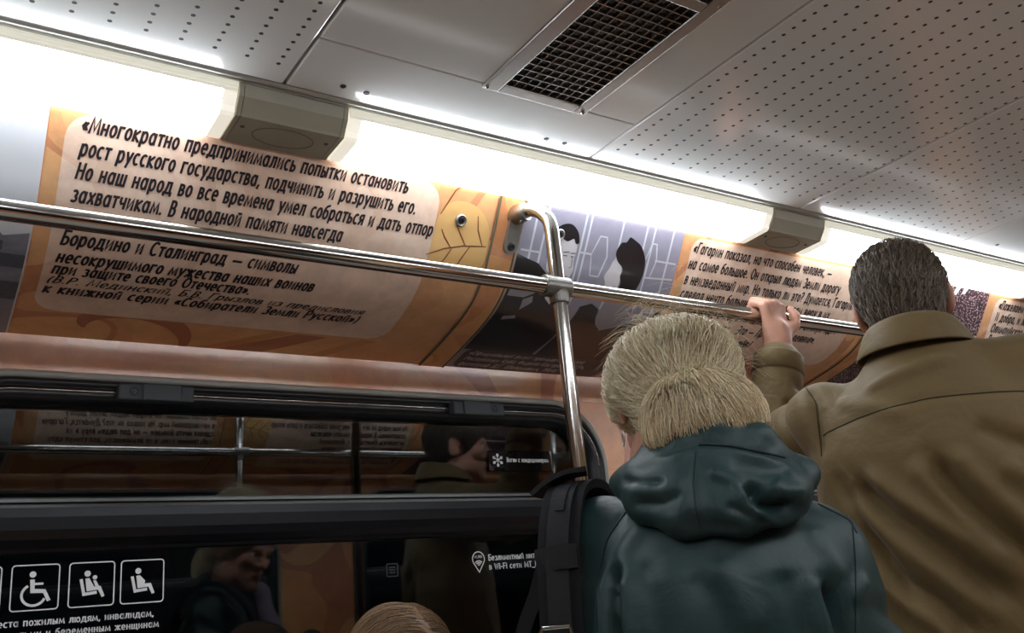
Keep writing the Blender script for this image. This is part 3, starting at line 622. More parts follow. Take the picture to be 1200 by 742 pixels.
text_lines([('«Пожелаем друг другу успеха,', 3.045, 3.48, .153), ('И добра, и любви без конца.', 3.043, 3.46, .1935), ('Олимпийское золото смеха', 3.040, 3.45, .2335), ('Раздаёт добровольцам весна»', 3.04, 3.48, .272)], .028, on_cove, 'quotation_line', M['ink'], p5, .18, .17)
# rivets holding the panels
for x, s, l in ((.965, .175, 'round steel panel fastener on the yellow leaf print'), (1.223, .168, 'round steel panel fastener beside the bent pole, on the double portrait'), (.07 - .18, .175, 'round steel panel fastener outside the left edge')):
    b = MB(); c = Vector(cove(x, s, .0016)); n = Vector(cove(x, s, .1)) - Vector(cove(x, s, 0))
    t = thing('panel_fastener', c, l, 'fastener', 'panel fasteners')
    MB().lathe(c, n, [(0, .0135), (.003, .0135), (.0055, .011), (.0035, .008), (.0035, 0)], 22).build('washer', M['cast'], t)
    MB().lathe(c + n.normalized() * .0035, n, [(0, .0068), (.003, .0062), (.0036, .003), (.001, .0025), (.001, 0)], 16).build('bolt_head', M['darksteel'], t)

# posters of the opposite side (seen only as reflections)
turned(p1, 'orange poster with a long quotation on the opposite side', -1.254); turned(p3, 'orange poster with a smaller quotation on the opposite side, right one', 1.732)
turned(p4, 'crowd photograph on the opposite side', 1.632); turned(p0, 'pale sky photograph on the opposite side', -3.80)
turned(p3, 'orange poster with a smaller quotation on the opposite side, left one', -.778)

# ------------------------------------------------------------------ stickers on the glass
GL = 1.9312
def flat(x, s, u): return (x, GL - .0006, EYE + s + u)
def plate(polys, y, name, m, parent, th=.0004):
    bm = bmesh.new()
    for poly in polys:
        vs = [bm.verts.new((x, y, EYE + z)) for x, z in poly]; es = [bm.edges.new((vs[i], vs[(i + 1) % len(vs)])) for i in range(len(vs))]
        bmesh.ops.triangle_fill(bm, edges=es, use_beauty=True, normal=(0, -1, 0))
    r = bmesh.ops.extrude_face_region(bm, geom=bm.faces[:])
    for q in r['geom']:
        if isinstance(q, bmesh.types.BMVert): q.co.y += th
    bmesh.ops.recalc_face_normals(bm, faces=bm.faces[:])
    me = bpy.data.meshes.new(name); bm.to_mesh(me); bm.free(); return link(name, me, m, parent)
def lineplate(lines, w, y, name, m, parent, closed=False):
    """stroked flat symbols: polylines in (x, z)"""
    b = MB()
    for pts in lines:
        P = [Vector(p) for p in pts]; n = len(P); cl = (P[0] - P[-1]).length < 1e-6; V = []
        for i in range(n):
            a = P[i - 1] if i else (P[-2] if cl else P[0]); c = P[i + 1] if i < n - 1 else (P[1] if cl else P[-1])
            t0 = (P[i] - a).normalized() if (P[i] - a).length > 0 else None; t1 = (c - P[i]).normalized() if (c - P[i]).length > 0 else None
            t = ((t0 or t1) + (t1 or t0)).normalized(); nn = Vector((-t.y, t.x)); k = 1 / max(.5, nn.dot(Vector((-(t1 or t0).y, (t1 or t0).x))))
            V += [(P[i].x + nn.x * w / 2 * k, y, EYE + P[i].y + nn.y * w / 2 * k), (P[i].x - nn.x * w / 2 * k, y, EYE + P[i].y - nn.y * w / 2 * k)]
        b.add(V, [(2 * i, 2 * i + 1, 2 * i + 3, 2 * i + 2) for i in range(n - 1)])
    return b.build(name, m, parent)
M['stick'] = mat('black_sticker_film', (8, 10, 14), .02, spec=.6)
st = thing('priority_seat_sticker', (.28, GL, EYE + .02), 'black sticker with four white seat pictograms and white text, lower left window', 'sticker')
plate([rrect(.09, .478, .02, .168, .008)], GL - .0004, 'sticker_film', M['stick'], st)
yy = GL - .0008
def pict(x):
    lineplate([[*rrect(x, x + .078, .0835, .1625, .006), rrect(x, x + .078, .0835, .1625, .006)[0]]], .0022, yy, 'pictogram_border', M['white'], st)
def disc(cx, cz, r, n=20): return [(cx + r * math.cos(2 * PI * k / n), cz + r * math.sin(2 * PI * k / n)) for k in range(n)]
for x in (.118, .2125, .3075, .4005 - .003): pict(x)
def seat_pict(x):
    lineplate([[(x + .020, .133), (x + .026, .1055), (x + .048, .108)]], .0055, yy, 'seat_pictogram', M['white'], st)
def body_pict(x, belly=0):
    plate([disc(x + .031, .1425, .0055)], yy, 'head_pictogram', M['white'], st)
    plate([[(x + .0275, .1335), (x + .034, .1345), (x + .040 + belly, .124), (x + .043, .1185), (x + .0545, .119), (x + .062, .1005), (x + .057, .0985), (x + .050, .1125), (x + .0305, .1105)]], yy, 'body_pictogram', M['white'], st)
x = .2125
plate([disc(x + .034, .146, .0055)], yy, 'head_pictogram', M['white'], st)
plate([[(x + .030, .137), (x + .0375, .137), (x + .038, .131), (x + .052, .131), (x + .052, .127), (x + .038, .127), (x + .038, .1205), (x + .056, .119), (x + .0655, .0995), (x + .0595, .0975), (x + .0525, .1125), (x + .0315, .1135)]], yy, 'body_pictogram', M['white'], st)
lineplate([[(x + .037 + .0195 * math.cos(a), .110 + .0185 * math.sin(a)) for a in np.linspace(2.1, 5.9, 22)]], .0045, yy, 'wheel_pictogram', M['white'], st)
seat_pict(.3075); body_pict(.3075); plate([disc(.3075 + .044, .135, .004)], yy, 'child_pictogram', M['white'], st)
plate([[(.3075 + .041, .1295), (.3075 + .046, .1295), (.3075 + .0515, .119), (.3075 + .045, .119)]], yy, 'child_pictogram', M['white'], st)
seat_pict(.3975); body_pict(.3975, .004); seat_pict(.118); body_pict(.118)
lineplate([[(.118 + .058, .132), (.118 + .06, .100)]], .003, yy, 'cane_pictogram', M['white'], st)
text_lines([('Уступайте места пожилым людям, инвалидам,', .100, .459, .0575), ('пассажирам с детьми и беременным женщинам', .098, .469, .0375)], .0115, flat, 'sticker_line', M['white'], st, .15, 0)
wf = thing('wifi_sticker', (1.28, GL, EYE + .09), 'white wireless pin symbol with two lines of white text, lower right of window', 'sticker')
c = [(1.196 + .0165 * math.cos(a), .129 + .0165 * math.sin(a)) for a in np.linspace(-.62, PI + .62, 22)] + [(1.196, .0985)]
lineplate([c + [c[0]]], .0022, yy, 'pin_outline', M['white'], wf)
for r in (.0035, .0080, .0125):
    lineplate([[(1.196 + r * math.cos(a), .112 + r * math.sin(a)) for a in np.linspace(.75, PI - .75, 9)]], .0028, yy, 'signal_arc', M['white'], wf)
text_lines([('MT_FREE', 1.185, 1.207, .1315)], .0052, flat, 'pin_lettering', M['white'], wf, .15, 0)
text_lines([('Безлимитный интернет', 1.224, 1.405, .1245), ('в Wi-Fi сети MT_FREE', 1.224, 1.395, .1035)], .0128, flat, 'sticker_line', M['white'], wf, .15, 0)
sn = thing('air_conditioning_sticker', (1.35, 1.92, EYE + .34), 'small black sticker with a white snowflake and text, upper right of window', 'sticker')
GU = 1.9270
def flatu(x, s, u): return (x, GU - .0012, EYE + s + u)
plate([rrect(1.245, 1.445, .338, .389, .004)], GU - .0008, 'sticker_film', M['stick'], sn)
fl = []
for k in range(6):
    a = PI / 6 + k * PI / 3; d = Vector((math.cos(a), math.sin(a))); q = Vector((1.272, .3645)); fl.append([q, q + d * .0165])
    for sgn in (-1, 1):
        e = Vector((math.cos(a + sgn * .75), math.sin(a + sgn * .75)))
        fl.append([q + d * .0085, q + d * .0085 + e * .0055]); fl.append([q + d * .0125, q + d * .0125 + e * .004])
lineplate(fl, .0022, GU - .0012, 'snowflake', M['white'], sn)
text_lines([('Вагон с кондиционером', 1.299, 1.428, .3605)], .0105, flatu, 'sticker_line', M['white'], sn, .15, 0)
gm = thing('glass_mark', (1.475, 1.93, EYE + .30), 'tiny white maker mark etched in the corner of the upper pane', 'mark')
lineplate([[(1.463 + .006 * math.cos(a), .318 + .007 * math.sin(a)) for a in np.linspace(.6, 5, 10)], [(1.478 + .006 * math.cos(a), .320 + .007 * math.sin(a)) for a in np.linspace(.6, 5.2, 10)]] + [[(1.461 + .005 * k, .302), (1.4635 + .005 * k, .302)] for k in range(6)] + [[(1.461 + .005 * k, .306), (1.4635 + .005 * k, .306)] for k in (0, 2, 3, 5)], .002, GU - .0008, 'mark_print', M['white'], gm)
sm = thing('small_window_decal', (.975, GL, EYE + .10), 'small faint square decal low on the lower pane, above the seated head', 'sticker')
M['faint'] = mat('faint_grey_print', (70, 76, 80), .5)
lineplate([[*rrect(.955, .982, .102, .129, .003), rrect(.955, .982, .102, .129, .003)[0]], [(.961, .121), (.976, .121)], [(.961, .1155), (.976, .1155)], [(.961, .110), (.976, .110)]], .0018, yy, 'decal_print', M['faint'], sm)
# ------------------------------------------------------------------ handrail, pole, bench
RY, RZ = 1.42, EYE + .629
rail = MB().tube([(X0 + .01, RY, RZ), (X1 - .01, RY, RZ)], .0168, 24).build('handrail', M['steel'])
tag(rail, 'long polished steel handrail running across in front of the posters', 'handrail')
PXc = 1.124
gp = thing('grab_pole', (PXc, RY, 0), 'bent polished steel pole rising from behind the teal jacket to a wall bracket', 'pole')
yb = cove(PXc, .15, 0)[1]; zb = cove(PXc, .15, 0)[2]
pts = [(1.098, 1.498, zb + .004), (1.104, 1.480, zb + .003)]
for k in range(13):
    a = PI / 2 * k / 12; pts.append((1.104 + .02 * min(1, k / 8), 1.475 - .055 * math.sin(a) , zb + .003 - .075 * (1 - math.cos(a))))
pts += [(PXc, RY, RZ), (PXc, RY, .01)]
MB().tube(pts, .0155, 20).build('pole_tube', M['steel'], gp)
MB().lathe((PXc, RY, 0), (0, 0, 1), [(0, .045), (.006, .045), (.012, .024), (.03, .022), (.03, .0)], 24).build('floor_flange', M['cast'], gp)
# clamp around pole and rail
b = MB(); b.lathe((PXc - .038, RY, RZ), (1, 0, 0), [(0, .017), (0, .0215), (.002, .0225), (.060, .0225), (.062, .0215), (.062, .017)], 24)
b.lathe((PXc, RY, RZ - .036), (0, 0, 1), [(0, .016), (0, .019), (.004, .020), (.020, .021), (.03, .02), (.03, .016)], 24)
b.build('clamp', M['cast'], gp)
# wall bracket: rounded plate with socket
def brk():
    n0 = Vector(cove(1.1, .17, 1)) - Vector(cove(1.1, .17, 0))
    V = []; out = []
    for k in range(24):
        a = 2 * PI * k / 24; out.append((1.097 + .017 * math.cos(a), .182 + (.030 if math.sin(a) > 0 else -.030) + .017 * math.sin(a)))
    top = [cove(x, s, .012) for x, s in out]; bot = [cove(x, s, .0037) for x, s in out]; n = 24
    b = MB(); b.add(top + bot, [(i, (i + 1) % n, n + (i + 1) % n, n + i) for i in range(n)] + [tuple(range(n))])
    b.build('bracket_plate', M['cast'], gp)
    c = Vector((1.0965, 1.513, zb + .005)); b = MB(); b.tube([c, (1.0985, 1.497, zb + .004), (1.1035, 1.482, zb + .003)], [.0225, .022, .020], 20); b.build('socket', M['brass'], gp)
    b = MB(); b.tube([(1.1025, 1.4835, zb + .003), (1.1045, 1.477, zb + .003)], .0205, 20); b.build('socket_collar', M['cast'], gp)
    c = Vector(cove(1.097, .212, .012)); MB().lathe(c, n0, [(0, .0095), (.003, .0088), (.004, .006), (.002, .005), (.002, 0)], 16).build('screw', M['darksteel'], gp)
    screw((1.0995, 1.489, zb - .0175), (0, -.3, -1), .006, gp, M['cast'], .002)
brk()
# opposite side rail and poles (reflected in the glass)
r2 = turned(rail, 'polished steel handrail of the opposite side, above the photographer')
g2 = turned(gp, 'bent polished steel pole of the opposite side, left one'); g2.location.x = 1.25; g2['group'] = 'poles of the opposite side'
g3 = turned(gp, 'bent polished steel pole of the opposite side, right one'); g3.location.x = 2.90; g3['group'] = 'poles of the opposite side'
tj = turned(j1, 'orange joint strip of the opposite side, right one'); tj.location.x = 2.90; tj = turned(j1, 'orange joint strip of the opposite side, left one'); tj.location.x = 1.25; 
# bench under the window
bn = thing('bench', (.56, 1.64, 0), 'brown vinyl bench along the wall under the window', 'bench')
MB().box(.02, 1.08, 1.36, 1.80, .38, .46, .02).build('seat', M['seat'], bn)
MB().box(.02, 1.08, 1.80, 1.895, .44, .72, .02).build('backrest', M['seat'], bn)
MB().box(.05, 1.05, 1.42, 1.85, 0, .38).build('base', M['brushed'], bn)
b2 = turned(bn, 'brown vinyl bench of the opposite side', -1.185)
# ------------------------------------------------------------------ smooth bodies and clothes: blended round shapes meshed as one skin
def V3(*a): return np.array(a, float)
class Frame:
    """a person's own axes: l to their left, f forward, z up"""
    def __init__(s, x, y, F): s.o = V3(x, y); F = V3(*F); s.F = F / np.linalg.norm(F); s.L = V3(-s.F[1], s.F[0])
    def __call__(s, l, f, z): q = s.o + s.L * l + s.F * f; return V3(q[0], q[1], z)
    def rot(s): return np.array([[-s.L[0], -s.L[1], 0], [s.F[0], s.F[1], 0], [0, 0, 1.]])     # rows: right, forward, up
def cap(a, b, ra, rb=None, k=.02, op='u'):
    a, b = V3(*a), V3(*b); rb = ra if rb is None else rb; ab = b - a; n = max(float(ab @ ab), 1e-9)
    def d(P):
        t = np.clip(((P - a) @ ab) / n, 0, 1); return np.linalg.norm(P - a - t[:, None] * ab, axis=1) - (ra + (rb - ra) * t)
    return d, k, op
def ell(c, r, R=None, k=.02, op='u'):
    c = V3(*c); r = V3(*r)
    def d(P):
        q = P - c
        if R is not None: q = q @ R.T
        k0 = np.linalg.norm(q / r, axis=1); k1 = np.linalg.norm(q / (r * r), axis=1); return k0 * (k0 - 1) / np.maximum(k1, 1e-6)
    return d, k, op
def loft(fr, tab, k=.03, op='u'):
    """stacked elliptical sections: (z, half width, half depth, shift left, shift forward)"""
    T = np.array(tab, float); zs = T[:, 0]
    def d(P):
        q = P[:, :2] - fr.o; l = q @ fr.L; f = q @ fr.F; z = P[:, 2]
        a, b, cl, cf = (np.interp(z, zs, T[:, i]) for i in (1, 2, 3, 4))
        u = (l - cl) / a; v = (f - cf) / b; e = np.sqrt(u * u + v * v); g = np.sqrt((u / a) ** 2 + (v / b) ** 2)
        rad = np.where(g > 1e-6, e * (e - 1) / np.maximum(g, 1e-6), -np.minimum(a, b)) 
        dz = np.maximum(zs[0] - z, z - zs[-1])
        return np.where(dz > 0, np.sqrt(np.maximum(rad, 0) ** 2 + dz * dz), np.maximum(rad, dz))
    return d, k, op
def smin(a, b, k):
    h = np.maximum(k - np.abs(a - b), 0) / k; return np.minimum(a, b) - h * h * k * .25
def evals(prims, P):
    m = np.full(len(P), 9.0)
    for d, k, op in prims:
        q = d(P); m = smin(m, q, k) if op == 'u' else -smin(-m, q, k)
    return m
def skin_mesh(prims, lo, hi, h, B=16):
    lo = V3(*lo); nb = np.ceil((V3(*hi) - lo) / (h * B)).astype(int); R = h * (B + 2) * .87
    g = np.stack(np.meshgrid(*[np.arange(n) for n in nb], indexing='ij'), -1).reshape(-1, 3)
    C = lo + (g + .5) * B * h; D = np.stack([d(C) for d, _, _ in prims], 1); U = np.array([op == 'u' for _, _, op in prims])
    m = D[:, U].min(1); keep = np.abs(evals(prims, C)) < R * 2.0
    keys = []; verts = []; quads = []; S = 1 << 20; n = B + 2; ax = np.arange(n)
    I = np.stack(np.meshgrid(ax, ax, ax, indexing='ij'), -1).reshape(-1, 3)
    enc = lambda q: (q[:, 0] + 64) * (1 << 24) + (q[:, 1] + 64) * (1 << 12) + (q[:, 2] + 64)
    for b in np.nonzero(keep)[0]:
        act = [p for p, dd, u in zip(prims, D[b], U) if dd < (m[b] if u else 0) + 2 * R + .05]
        o = g[b] * B - 1; P = lo + (o + I) * h; f = evals(act, P).reshape(n, n, n); s = f < 0
        if s.all() or not s.any(): continue
        acc = np.zeros((n - 1, n - 1, n - 1, 3)); cnt = np.zeros((n - 1,) * 3)
        for a in range(3):
            for u in (0, 1):
                for w in (0, 1):
                    sl0 = [None] * 3; sl1 = [None] * 3; oth = [q for q in range(3) if q != a]
                    sl0[a] = slice(0, n - 1); sl1[a] = slice(1, n)
                    for q, e in zip(oth, (u, w)): sl0[q] = sl1[q] = slice(e, n - 1 + e)
                    fa, fb = f[tuple(sl0)], f[tuple(sl1)]; x = (fa < 0) != (fb < 0)
                    t = np.where(x, fa / np.where(x, fa - fb, 1), 0); cnt += x
                    acc[..., a] += t; acc[..., oth[0]] += x * u; acc[..., oth[1]] += x * w
        idx = np.argwhere(cnt > 0); c = cnt[cnt > 0][:, None]
        verts.append(lo + (o + idx + acc[cnt > 0] / c) * h); keys.append(enc(o + idx))
        for a in range(3):
            sl0 = [slice(1, n - 1)] * 3; sl1 = list(sl0); sl1[a] = slice(2, n)
            fa, fb = f[tuple(sl0)], f[tuple(sl1)]; e = np.argwhere((fa < 0) != (fb < 0)) + 1
            if not len(e): continue
            ins = f[tuple(e.T)] < 0; p, q = (a + 1) % 3, (a + 2) % 3; cs = []
            for dp, dq in ((0, 0), (1, 0), (1, 1), (0, 1)):
                z = e.copy(); z[:, p] -= dp; z[:, q] -= dq; cs.append(enc(o + z))
            Q = np.stack(cs, 1); Q[~ins] = Q[~ins][:, ::-1]; quads.append(Q)
    K = np.concatenate(keys); V = np.concatenate(verts); Q = np.concatenate(quads)
    uk, first = np.unique(K, return_index=True); Q = np.searchsorted(uk, Q)
    return V[first], Q
def normals(V, Q):
    n = np.cross(V[Q[:, 2]] - V[Q[:, 0]], V[Q[:, 3]] - V[Q[:, 1]]); N = np.zeros_like(V)
    for i in range(4): np.add.at(N, Q[:, i], n)
    return N / np.maximum(np.linalg.norm(N, axis=1), 1e-12)[:, None]
def smooth(V, Q, it=1, lam=.5):
    for _ in range(it):
        A = np.zeros_like(V); c = np.zeros(len(V))
        for i in range(4):
            for j in (1, 3): np.add.at(A, Q[:, i], V[Q[:, (i + j) % 4]]); np.add.at(c, Q[:, i], 1)
        V = V + lam * (A / np.maximum(c, 1)[:, None] - V)
    return V
def np_mesh(name, V, Q, m, parent, sm=True):
    me = bpy.data.meshes.new(name); me.from_pydata(V.tolist(), [], Q.tolist()); me.update()
    me.polygons.foreach_set('use_smooth', [sm] * len(me.polygons)); return link(name, me, m, parent)
def bvh(V, Q): return BVHTree.FromPolygons(V.tolist(), Q.tolist())
def on_skin(tree, fr, pts, back=-.5, off=0.0, n=10):
    """points given as (left, height) seen from behind, dropped forward onto a skin"""
    out = []; d = Vector((fr.F[0], fr.F[1], 0)) * (1 if back < 0 else -1)
    P = []
    for i in range(len(pts) - 1): P += [tuple(np.array(pts[i]) * (1 - t) + np.array(pts[i + 1]) * t) for t in np.linspace(0, 1, n, endpoint=False)]
    P.append(pts[-1]); P = np.array(P)
    for _ in range(2): P[1:-1] = (P[:-2] + P[1:-1] * 2 + P[2:]) / 4
    for l, z in P:
        h = tree.ray_cast(Vector(fr(l, back, z)), d)
        if h[0] is not None: out.append(h[0] + h[1] * off)
    return out
def folds(V, Q, items):
    """raise or sink the skin along lines: (points, height, width)"""
    N = normals(V, Q); D = np.zeros(len(V))
    for pts, amp, w in items:
        if len(pts) < 2: continue
        P = np.array([tuple(p) for p in pts]); lo = P.min(0) - 3 * w; hi = P.max(0) + 3 * w
        ids = np.nonzero(((V > lo) & (V < hi)).all(1))[0]; X = V[ids]; best = np.full(len(ids), 9.0); bt = np.zeros(len(ids)); M_ = len(P) - 1
        for i in range(M_):
            ab = P[i + 1] - P[i]; t = np.clip(((X - P[i]) @ ab) / max(ab @ ab, 1e-12), 0, 1); d = np.linalg.norm(X - P[i] - t[:, None] * ab, axis=1)
            u = d < best; best[u] = d[u]; bt[u] = (i + t[u]) / M_
        D[ids] += amp * np.exp(-(best / w) ** 2) * np.clip(np.sin(PI * np.clip(bt, .02, .98)) * 2.2, 0, 1)
    return V + N * D[:, None]

# ------------------------------------------------------------------ heads, hands
def rot_head(fr, turn=0, pitch=0, roll=0):
    """rows: right, forward, up; turn to the left, pitch down, roll to the right (degrees)"""
    R = fr.rot(); a, p, r = (math.radians(q) for q in (turn, pitch, roll))
    Rz = np.array([[math.cos(a), math.sin(a), 0], [-math.sin(a), math.cos(a), 0], [0, 0, 1]])
    Rx = np.array([[1, 0, 0], [0, math.cos(p), -math.sin(p)], [0, math.sin(p), math.cos(p)]])
    Ry = np.array([[math.cos(r), 0, -math.sin(r)], [0, 1, 0], [math.sin(r), 0, math.cos(r)]])
    return Ry @ Rx @ Rz @ R
def head_prims(c, R, s=1.0, neck=None, ear=1.0):
    W = lambda x, y, z: c + (V3(x, y, z) * s) @ R
    E = lambda p, r, k, op='u', Q=None: ell(W(*p), V3(*r) * s, R if Q is None else Q @ R, k * s, op)
    P = [E((0, -.018, .032), (.074, .094, .080), .02), E((0, .032, -.03), (.060, .060, .085), .03), E((0, .045, -.082), (.044, .042, .032), .03), E((0, .078, -.1), (.02, .018, .018), .02)]
    for x in (-1, 1):
        P += [E((x * .04, .062, -.02), (.024, .024, .02), .02), E((x * .05, .02, -.075), (.02, .035, .025), .025)]
        a = math.radians(28) * x; Q = np.array([[math.cos(a), math.sin(a), 0], [-math.sin(a), math.cos(a), 0], [0, 0, 1]])
        P += [E((x * .081, -.014, -.002), (.0075 * ear, .019 * ear, .033 * ear), .006, 'u', Q), E((x * .079, -.004, -.026), (.006 * ear, .010 * ear, .013 * ear), .006)]
    P += [cap(W(-.032, .081, .018), W(.032, .081, .018), .012 * s, None, .015), cap(W(0, .088, .012), W(0, .108, -.028), .007 * s, .012 * s, .010)]
    for x in (-1, 1): P.append(E((x * .011, .098, -.032), (.008, .010, .007), .006))
    for x in (-1, 1): P.append(E((x * .031, .099, .0), (.016, .013, .011), .010, 's'))
    for x in (-1, 1): P.append(E((x * .090, .004, .0), (.006, .010, .018), .005, 's'))
    P += [E((0, .091, -.0565), (.022, .010, .0055), .006), E((0, .089, -.066), (.019, .010, .0065), .006)]
    if neck is not None: P += [cap(W(0, -.025, -.06), neck, .054 * s, .060 * s, .03)]
    return P
def eyes(c, R, s, parent, iris):
    for x in (-1, 1):
        o = c + (V3(x * .031, .078, .0) * s) @ R; b = MB(); f = R[1]
        b.lathe(o - f * .011 * s, f, [(r, .0118 * s * math.sin(a)) for a, r in [(q, .011 * s * (1 - math.cos(q))) for q in np.linspace(.05, PI - .45, 10)]], 16)
        e = b.build('eye', M['eyewhite'], parent)
        MB().lathe(o + f * .0085 * s, f, [(0, .0055 * s), (.002 * s, .0048 * s), (.0026 * s, .0)], 14).build('iris', iris, e)
def hand_prims(w, d, n, side, curls, spread=.0, s=1.0, thumb=(40, 30)):
    """w wrist, d towards the fingers, n out of the palm, side +1 when the thumb lies along cross(d, n)"""
    w, d, n = V3(*w), V3(*d), V3(*n); d /= np.linalg.norm(d); n -= d * (n @ d); n /= np.linalg.norm(n); t = np.cross(d, n) * side
    P = [cap(w, w + d * .03 * s, .026 * s, .028 * s, .02)]
    for i, (off, L) in enumerate(((.030, .090), (.010, .094), (-.010, .090), (-.029, .082))):
        kn = w + d * L * s + t * off * s - n * .002 * s; P.append(cap(w + d * .015 * s + t * off * .55 * s, kn, .014 * s, .0115 * s, .012))
        fl = (.046, .052, .048, .037)[i] * s; p = kn; ang = 0; rad = (.0095, .0098, .0093, .0082)[i] * s
        dd0 = d + t * spread * off * 10
        for j, (c, f) in enumerate(zip(curls, (1, .58, .46))):
            ang += math.radians(c); q = p + (dd0 * math.cos(ang) + n * math.sin(ang)) * fl * f; P.append(cap(p, q, rad * (1 - .07 * j), rad * (.93 - .1 * j), .004)); p = q
    if thumb is None: return P
    a0, a1 = (math.radians(q) for q in thumb)
    b = w + d * .022 * s + t * .022 * s + n * .006 * s; p1 = b + (t * math.cos(a0) * .8 + d * math.sin(a0) + n * .25) * .044 * s
    p2 = p1 + (d * .9 + t * .35 * math.cos(a1) + n * .15) * .032 * s; p3 = p2 + (d * .95 + n * .25) * .026 * s
    P += [cap(b, p1, .0155 * s, .0125 * s, .012), cap(p1, p2, .0118 * s, .0108 * s, .004), cap(p2, p3, .0106 * s, .0085 * s, .004)]
    return P

M['skin'] = mat('skin', (206, 152, 128), .5, noise=.08, nscale=60, bump=.15, bscale=500)
M['skin'].node_tree.nodes['Principled BSDF'].inputs['Subsurface Weight'].default_value = .12
M['skin'].node_tree.nodes['Principled BSDF'].inputs['Subsurface Radius'].default_value = (.02, .008, .004)
M['eyewhite'] = mat('eye_white', (225, 220, 214), .2); M['iris'] = mat('brown_iris', (52, 36, 28), .2)
M['nail'] = mat('finger_nail', (222, 172, 152), .3)
def cloth(name, c, rough, weave=1400, bump=.25, wr=14, sheen=.0, spec=.3, coat=0):
    m = mat(name, c, rough, spec=spec, noise=.10, nscale=9, sheen=sheen, coat=coat, coat_rough=.35); nt = m.node_tree; b = nt.nodes['Principled BSDF']; L = nt.links
    tc = nt.nodes.new('ShaderNodeTexCoord'); n1 = nt.nodes.new('ShaderNodeTexNoise'); n1.inputs['Scale'].default_value = wr; n1.inputs['Detail'].default_value = 6; n1.inputs['Distortion'].default_value = .6
    n2 = nt.nodes.new('ShaderNodeTexNoise'); n2.inputs['Scale'].default_value = weave
    b1 = nt.nodes.new('ShaderNodeBump'); b1.inputs['Strength'].default_value = .55; b1.inputs['Distance'].default_value = .010
    b2 = nt.nodes.new('ShaderNodeBump'); b2.inputs['Strength'].default_value = bump; b2.inputs['Distance'].default_value = .0008
    L.new(tc.outputs['Object'], n1.inputs['Vector']); L.new(tc.outputs['Object'], n2.inputs['Vector']); L.new(n1.outputs['Fac'], b1.inputs['Height']); L.new(n2.outputs['Fac'], b2.inputs['Height'])
    L.new(b1.outputs['Normal'], b2.inputs['Normal']); L.new(b2.outputs['Normal'], b.inputs['Normal']); return m
M['olive'] = cloth('olive_cotton_jacket', (110, 91, 55), .62, sheen=.15)
M['olivedark'] = mat('dark_olive_seam', (52, 46, 32), .8)  # darker olive colour of the jacket's stitched seams
M['teal'] = cloth('dark_teal_shell_jacket', (38, 62, 62), .46, wr=10, spec=.4)
M['tealdark'] = mat('dark_teal_seam', (20, 30, 33), .7)
M['jeans'] = cloth('dark_trousers', (40, 44, 54), .8); M['shoe'] = mat('black_leather_shoe', (28, 27, 27), .4)
M['navy'] = cloth('dark_navy_coat', (34, 38, 48), .7)
M['silver'] = mat('bright_silver', (225, 222, 216), .35, .5)
M['scarf'] = cloth('mauve_grey_scarf', (150, 140, 156), .8)
M['strap'] = mat('black_webbing', (26, 27, 31), .75, bump=.8, bscale=1500)
M['padmesh'] = mat('black_padded_mesh', (20, 21, 25), .85, bump=1, bscale=2200)
def hair_mat(name, lo, hi, rough=.42, spec=.5):
    m = bpy.data.materials.new(name); m.use_nodes = True; nt = m.node_tree; b = nt.nodes['Principled BSDF']; L = nt.links
    at = nt.nodes.new('ShaderNodeAttribute'); at.attribute_name = 'tone'; mx = nt.nodes.new('ShaderNodeMix'); mx.data_type = 'RGBA'; mx.inputs['A'].default_value = lin(lo); mx.inputs['B'].default_value = lin(hi)
    L.new(at.outputs['Fac'], mx.inputs['Factor']); L.new(mx.outputs['Result'], b.inputs['Base Color']); b.inputs['Roughness'].default_value = rough; b.inputs['Specular IOR Level'].default_value = spec
    return m
M['blonde'] = hair_mat('ash_blonde_hair', (176, 142, 92), (255, 245, 211)); M['gold'] = hair_mat('golden_blonde_hair', (168, 132, 82), (255, 241, 204)); M['greyhair'] = hair_mat('grey_brown_hair', (60, 49, 40), (160, 142, 122)); M['lightbrown'] = hair_mat('light_brown_hair', (92, 70, 50), (196, 162, 124))
def add_tone(o, v):
    a = o.data.attributes.new('tone', 'FLOAT', 'POINT'); a.data.foreach_set('value', np.asarray(v, np.float32))
def strands(name, P, r, tone, m, parent):
    """P: strands x points x 3; three-sided tapering hairs"""
    P = np.asarray(P); S, n, _ = P.shape; T = np.gradient(P, axis=1); T /= np.maximum(np.linalg.norm(T, axis=2), 1e-9)[..., None]
    ref = np.where(np.abs(T[..., 2:3]) < .9, V3(0, 0, 1), V3(1, 0, 0)); A = np.cross(T, ref); A /= np.maximum(np.linalg.norm(A, axis=2), 1e-9)[..., None]; Bn = np.cross(T, A)
    rr = (np.asarray(r).reshape(-1, 1) * np.linspace(1, .35, n)[None]) * np.ones((S, 1)); V = np.stack([P + (A * math.cos(a) + Bn * math.sin(a)) * rr[..., None] for a in (0, 2 * PI / 3, 4 * PI / 3)], 2).reshape(-1, 3)
    base = (np.arange(S)[:, None] * n + np.arange(n - 1)[None]) * 3; Q = np.stack([np.stack([base + k, base + (k + 1) % 3, base + 3 + (k + 1) % 3, base + 3 + k], -1) for k in range(3)], 2).reshape(-1, 4)
    o = np_mesh(name, V, Q, m, parent); add_tone(o, np.repeat(np.asarray(tone), n * 3)); return o
def surface_samples(V, Q, count, test=None):
    A = np.linalg.norm(np.cross(V[Q[:, 2]] - V[Q[:, 0]], V[Q[:, 3]] - V[Q[:, 1]]), axis=1); c = V[Q].mean(1)
    if test is not None: A = A * test(c)
    i = RNG.choice(len(Q), count, p=A / A.sum()); u, v = RNG.random((2, count, 1)); q = V[Q[i]]
    return q[:, 0] * (1 - u) * (1 - v) + q[:, 1] * u * (1 - v) + q[:, 2] * u * v + q[:, 3] * (1 - u) * v
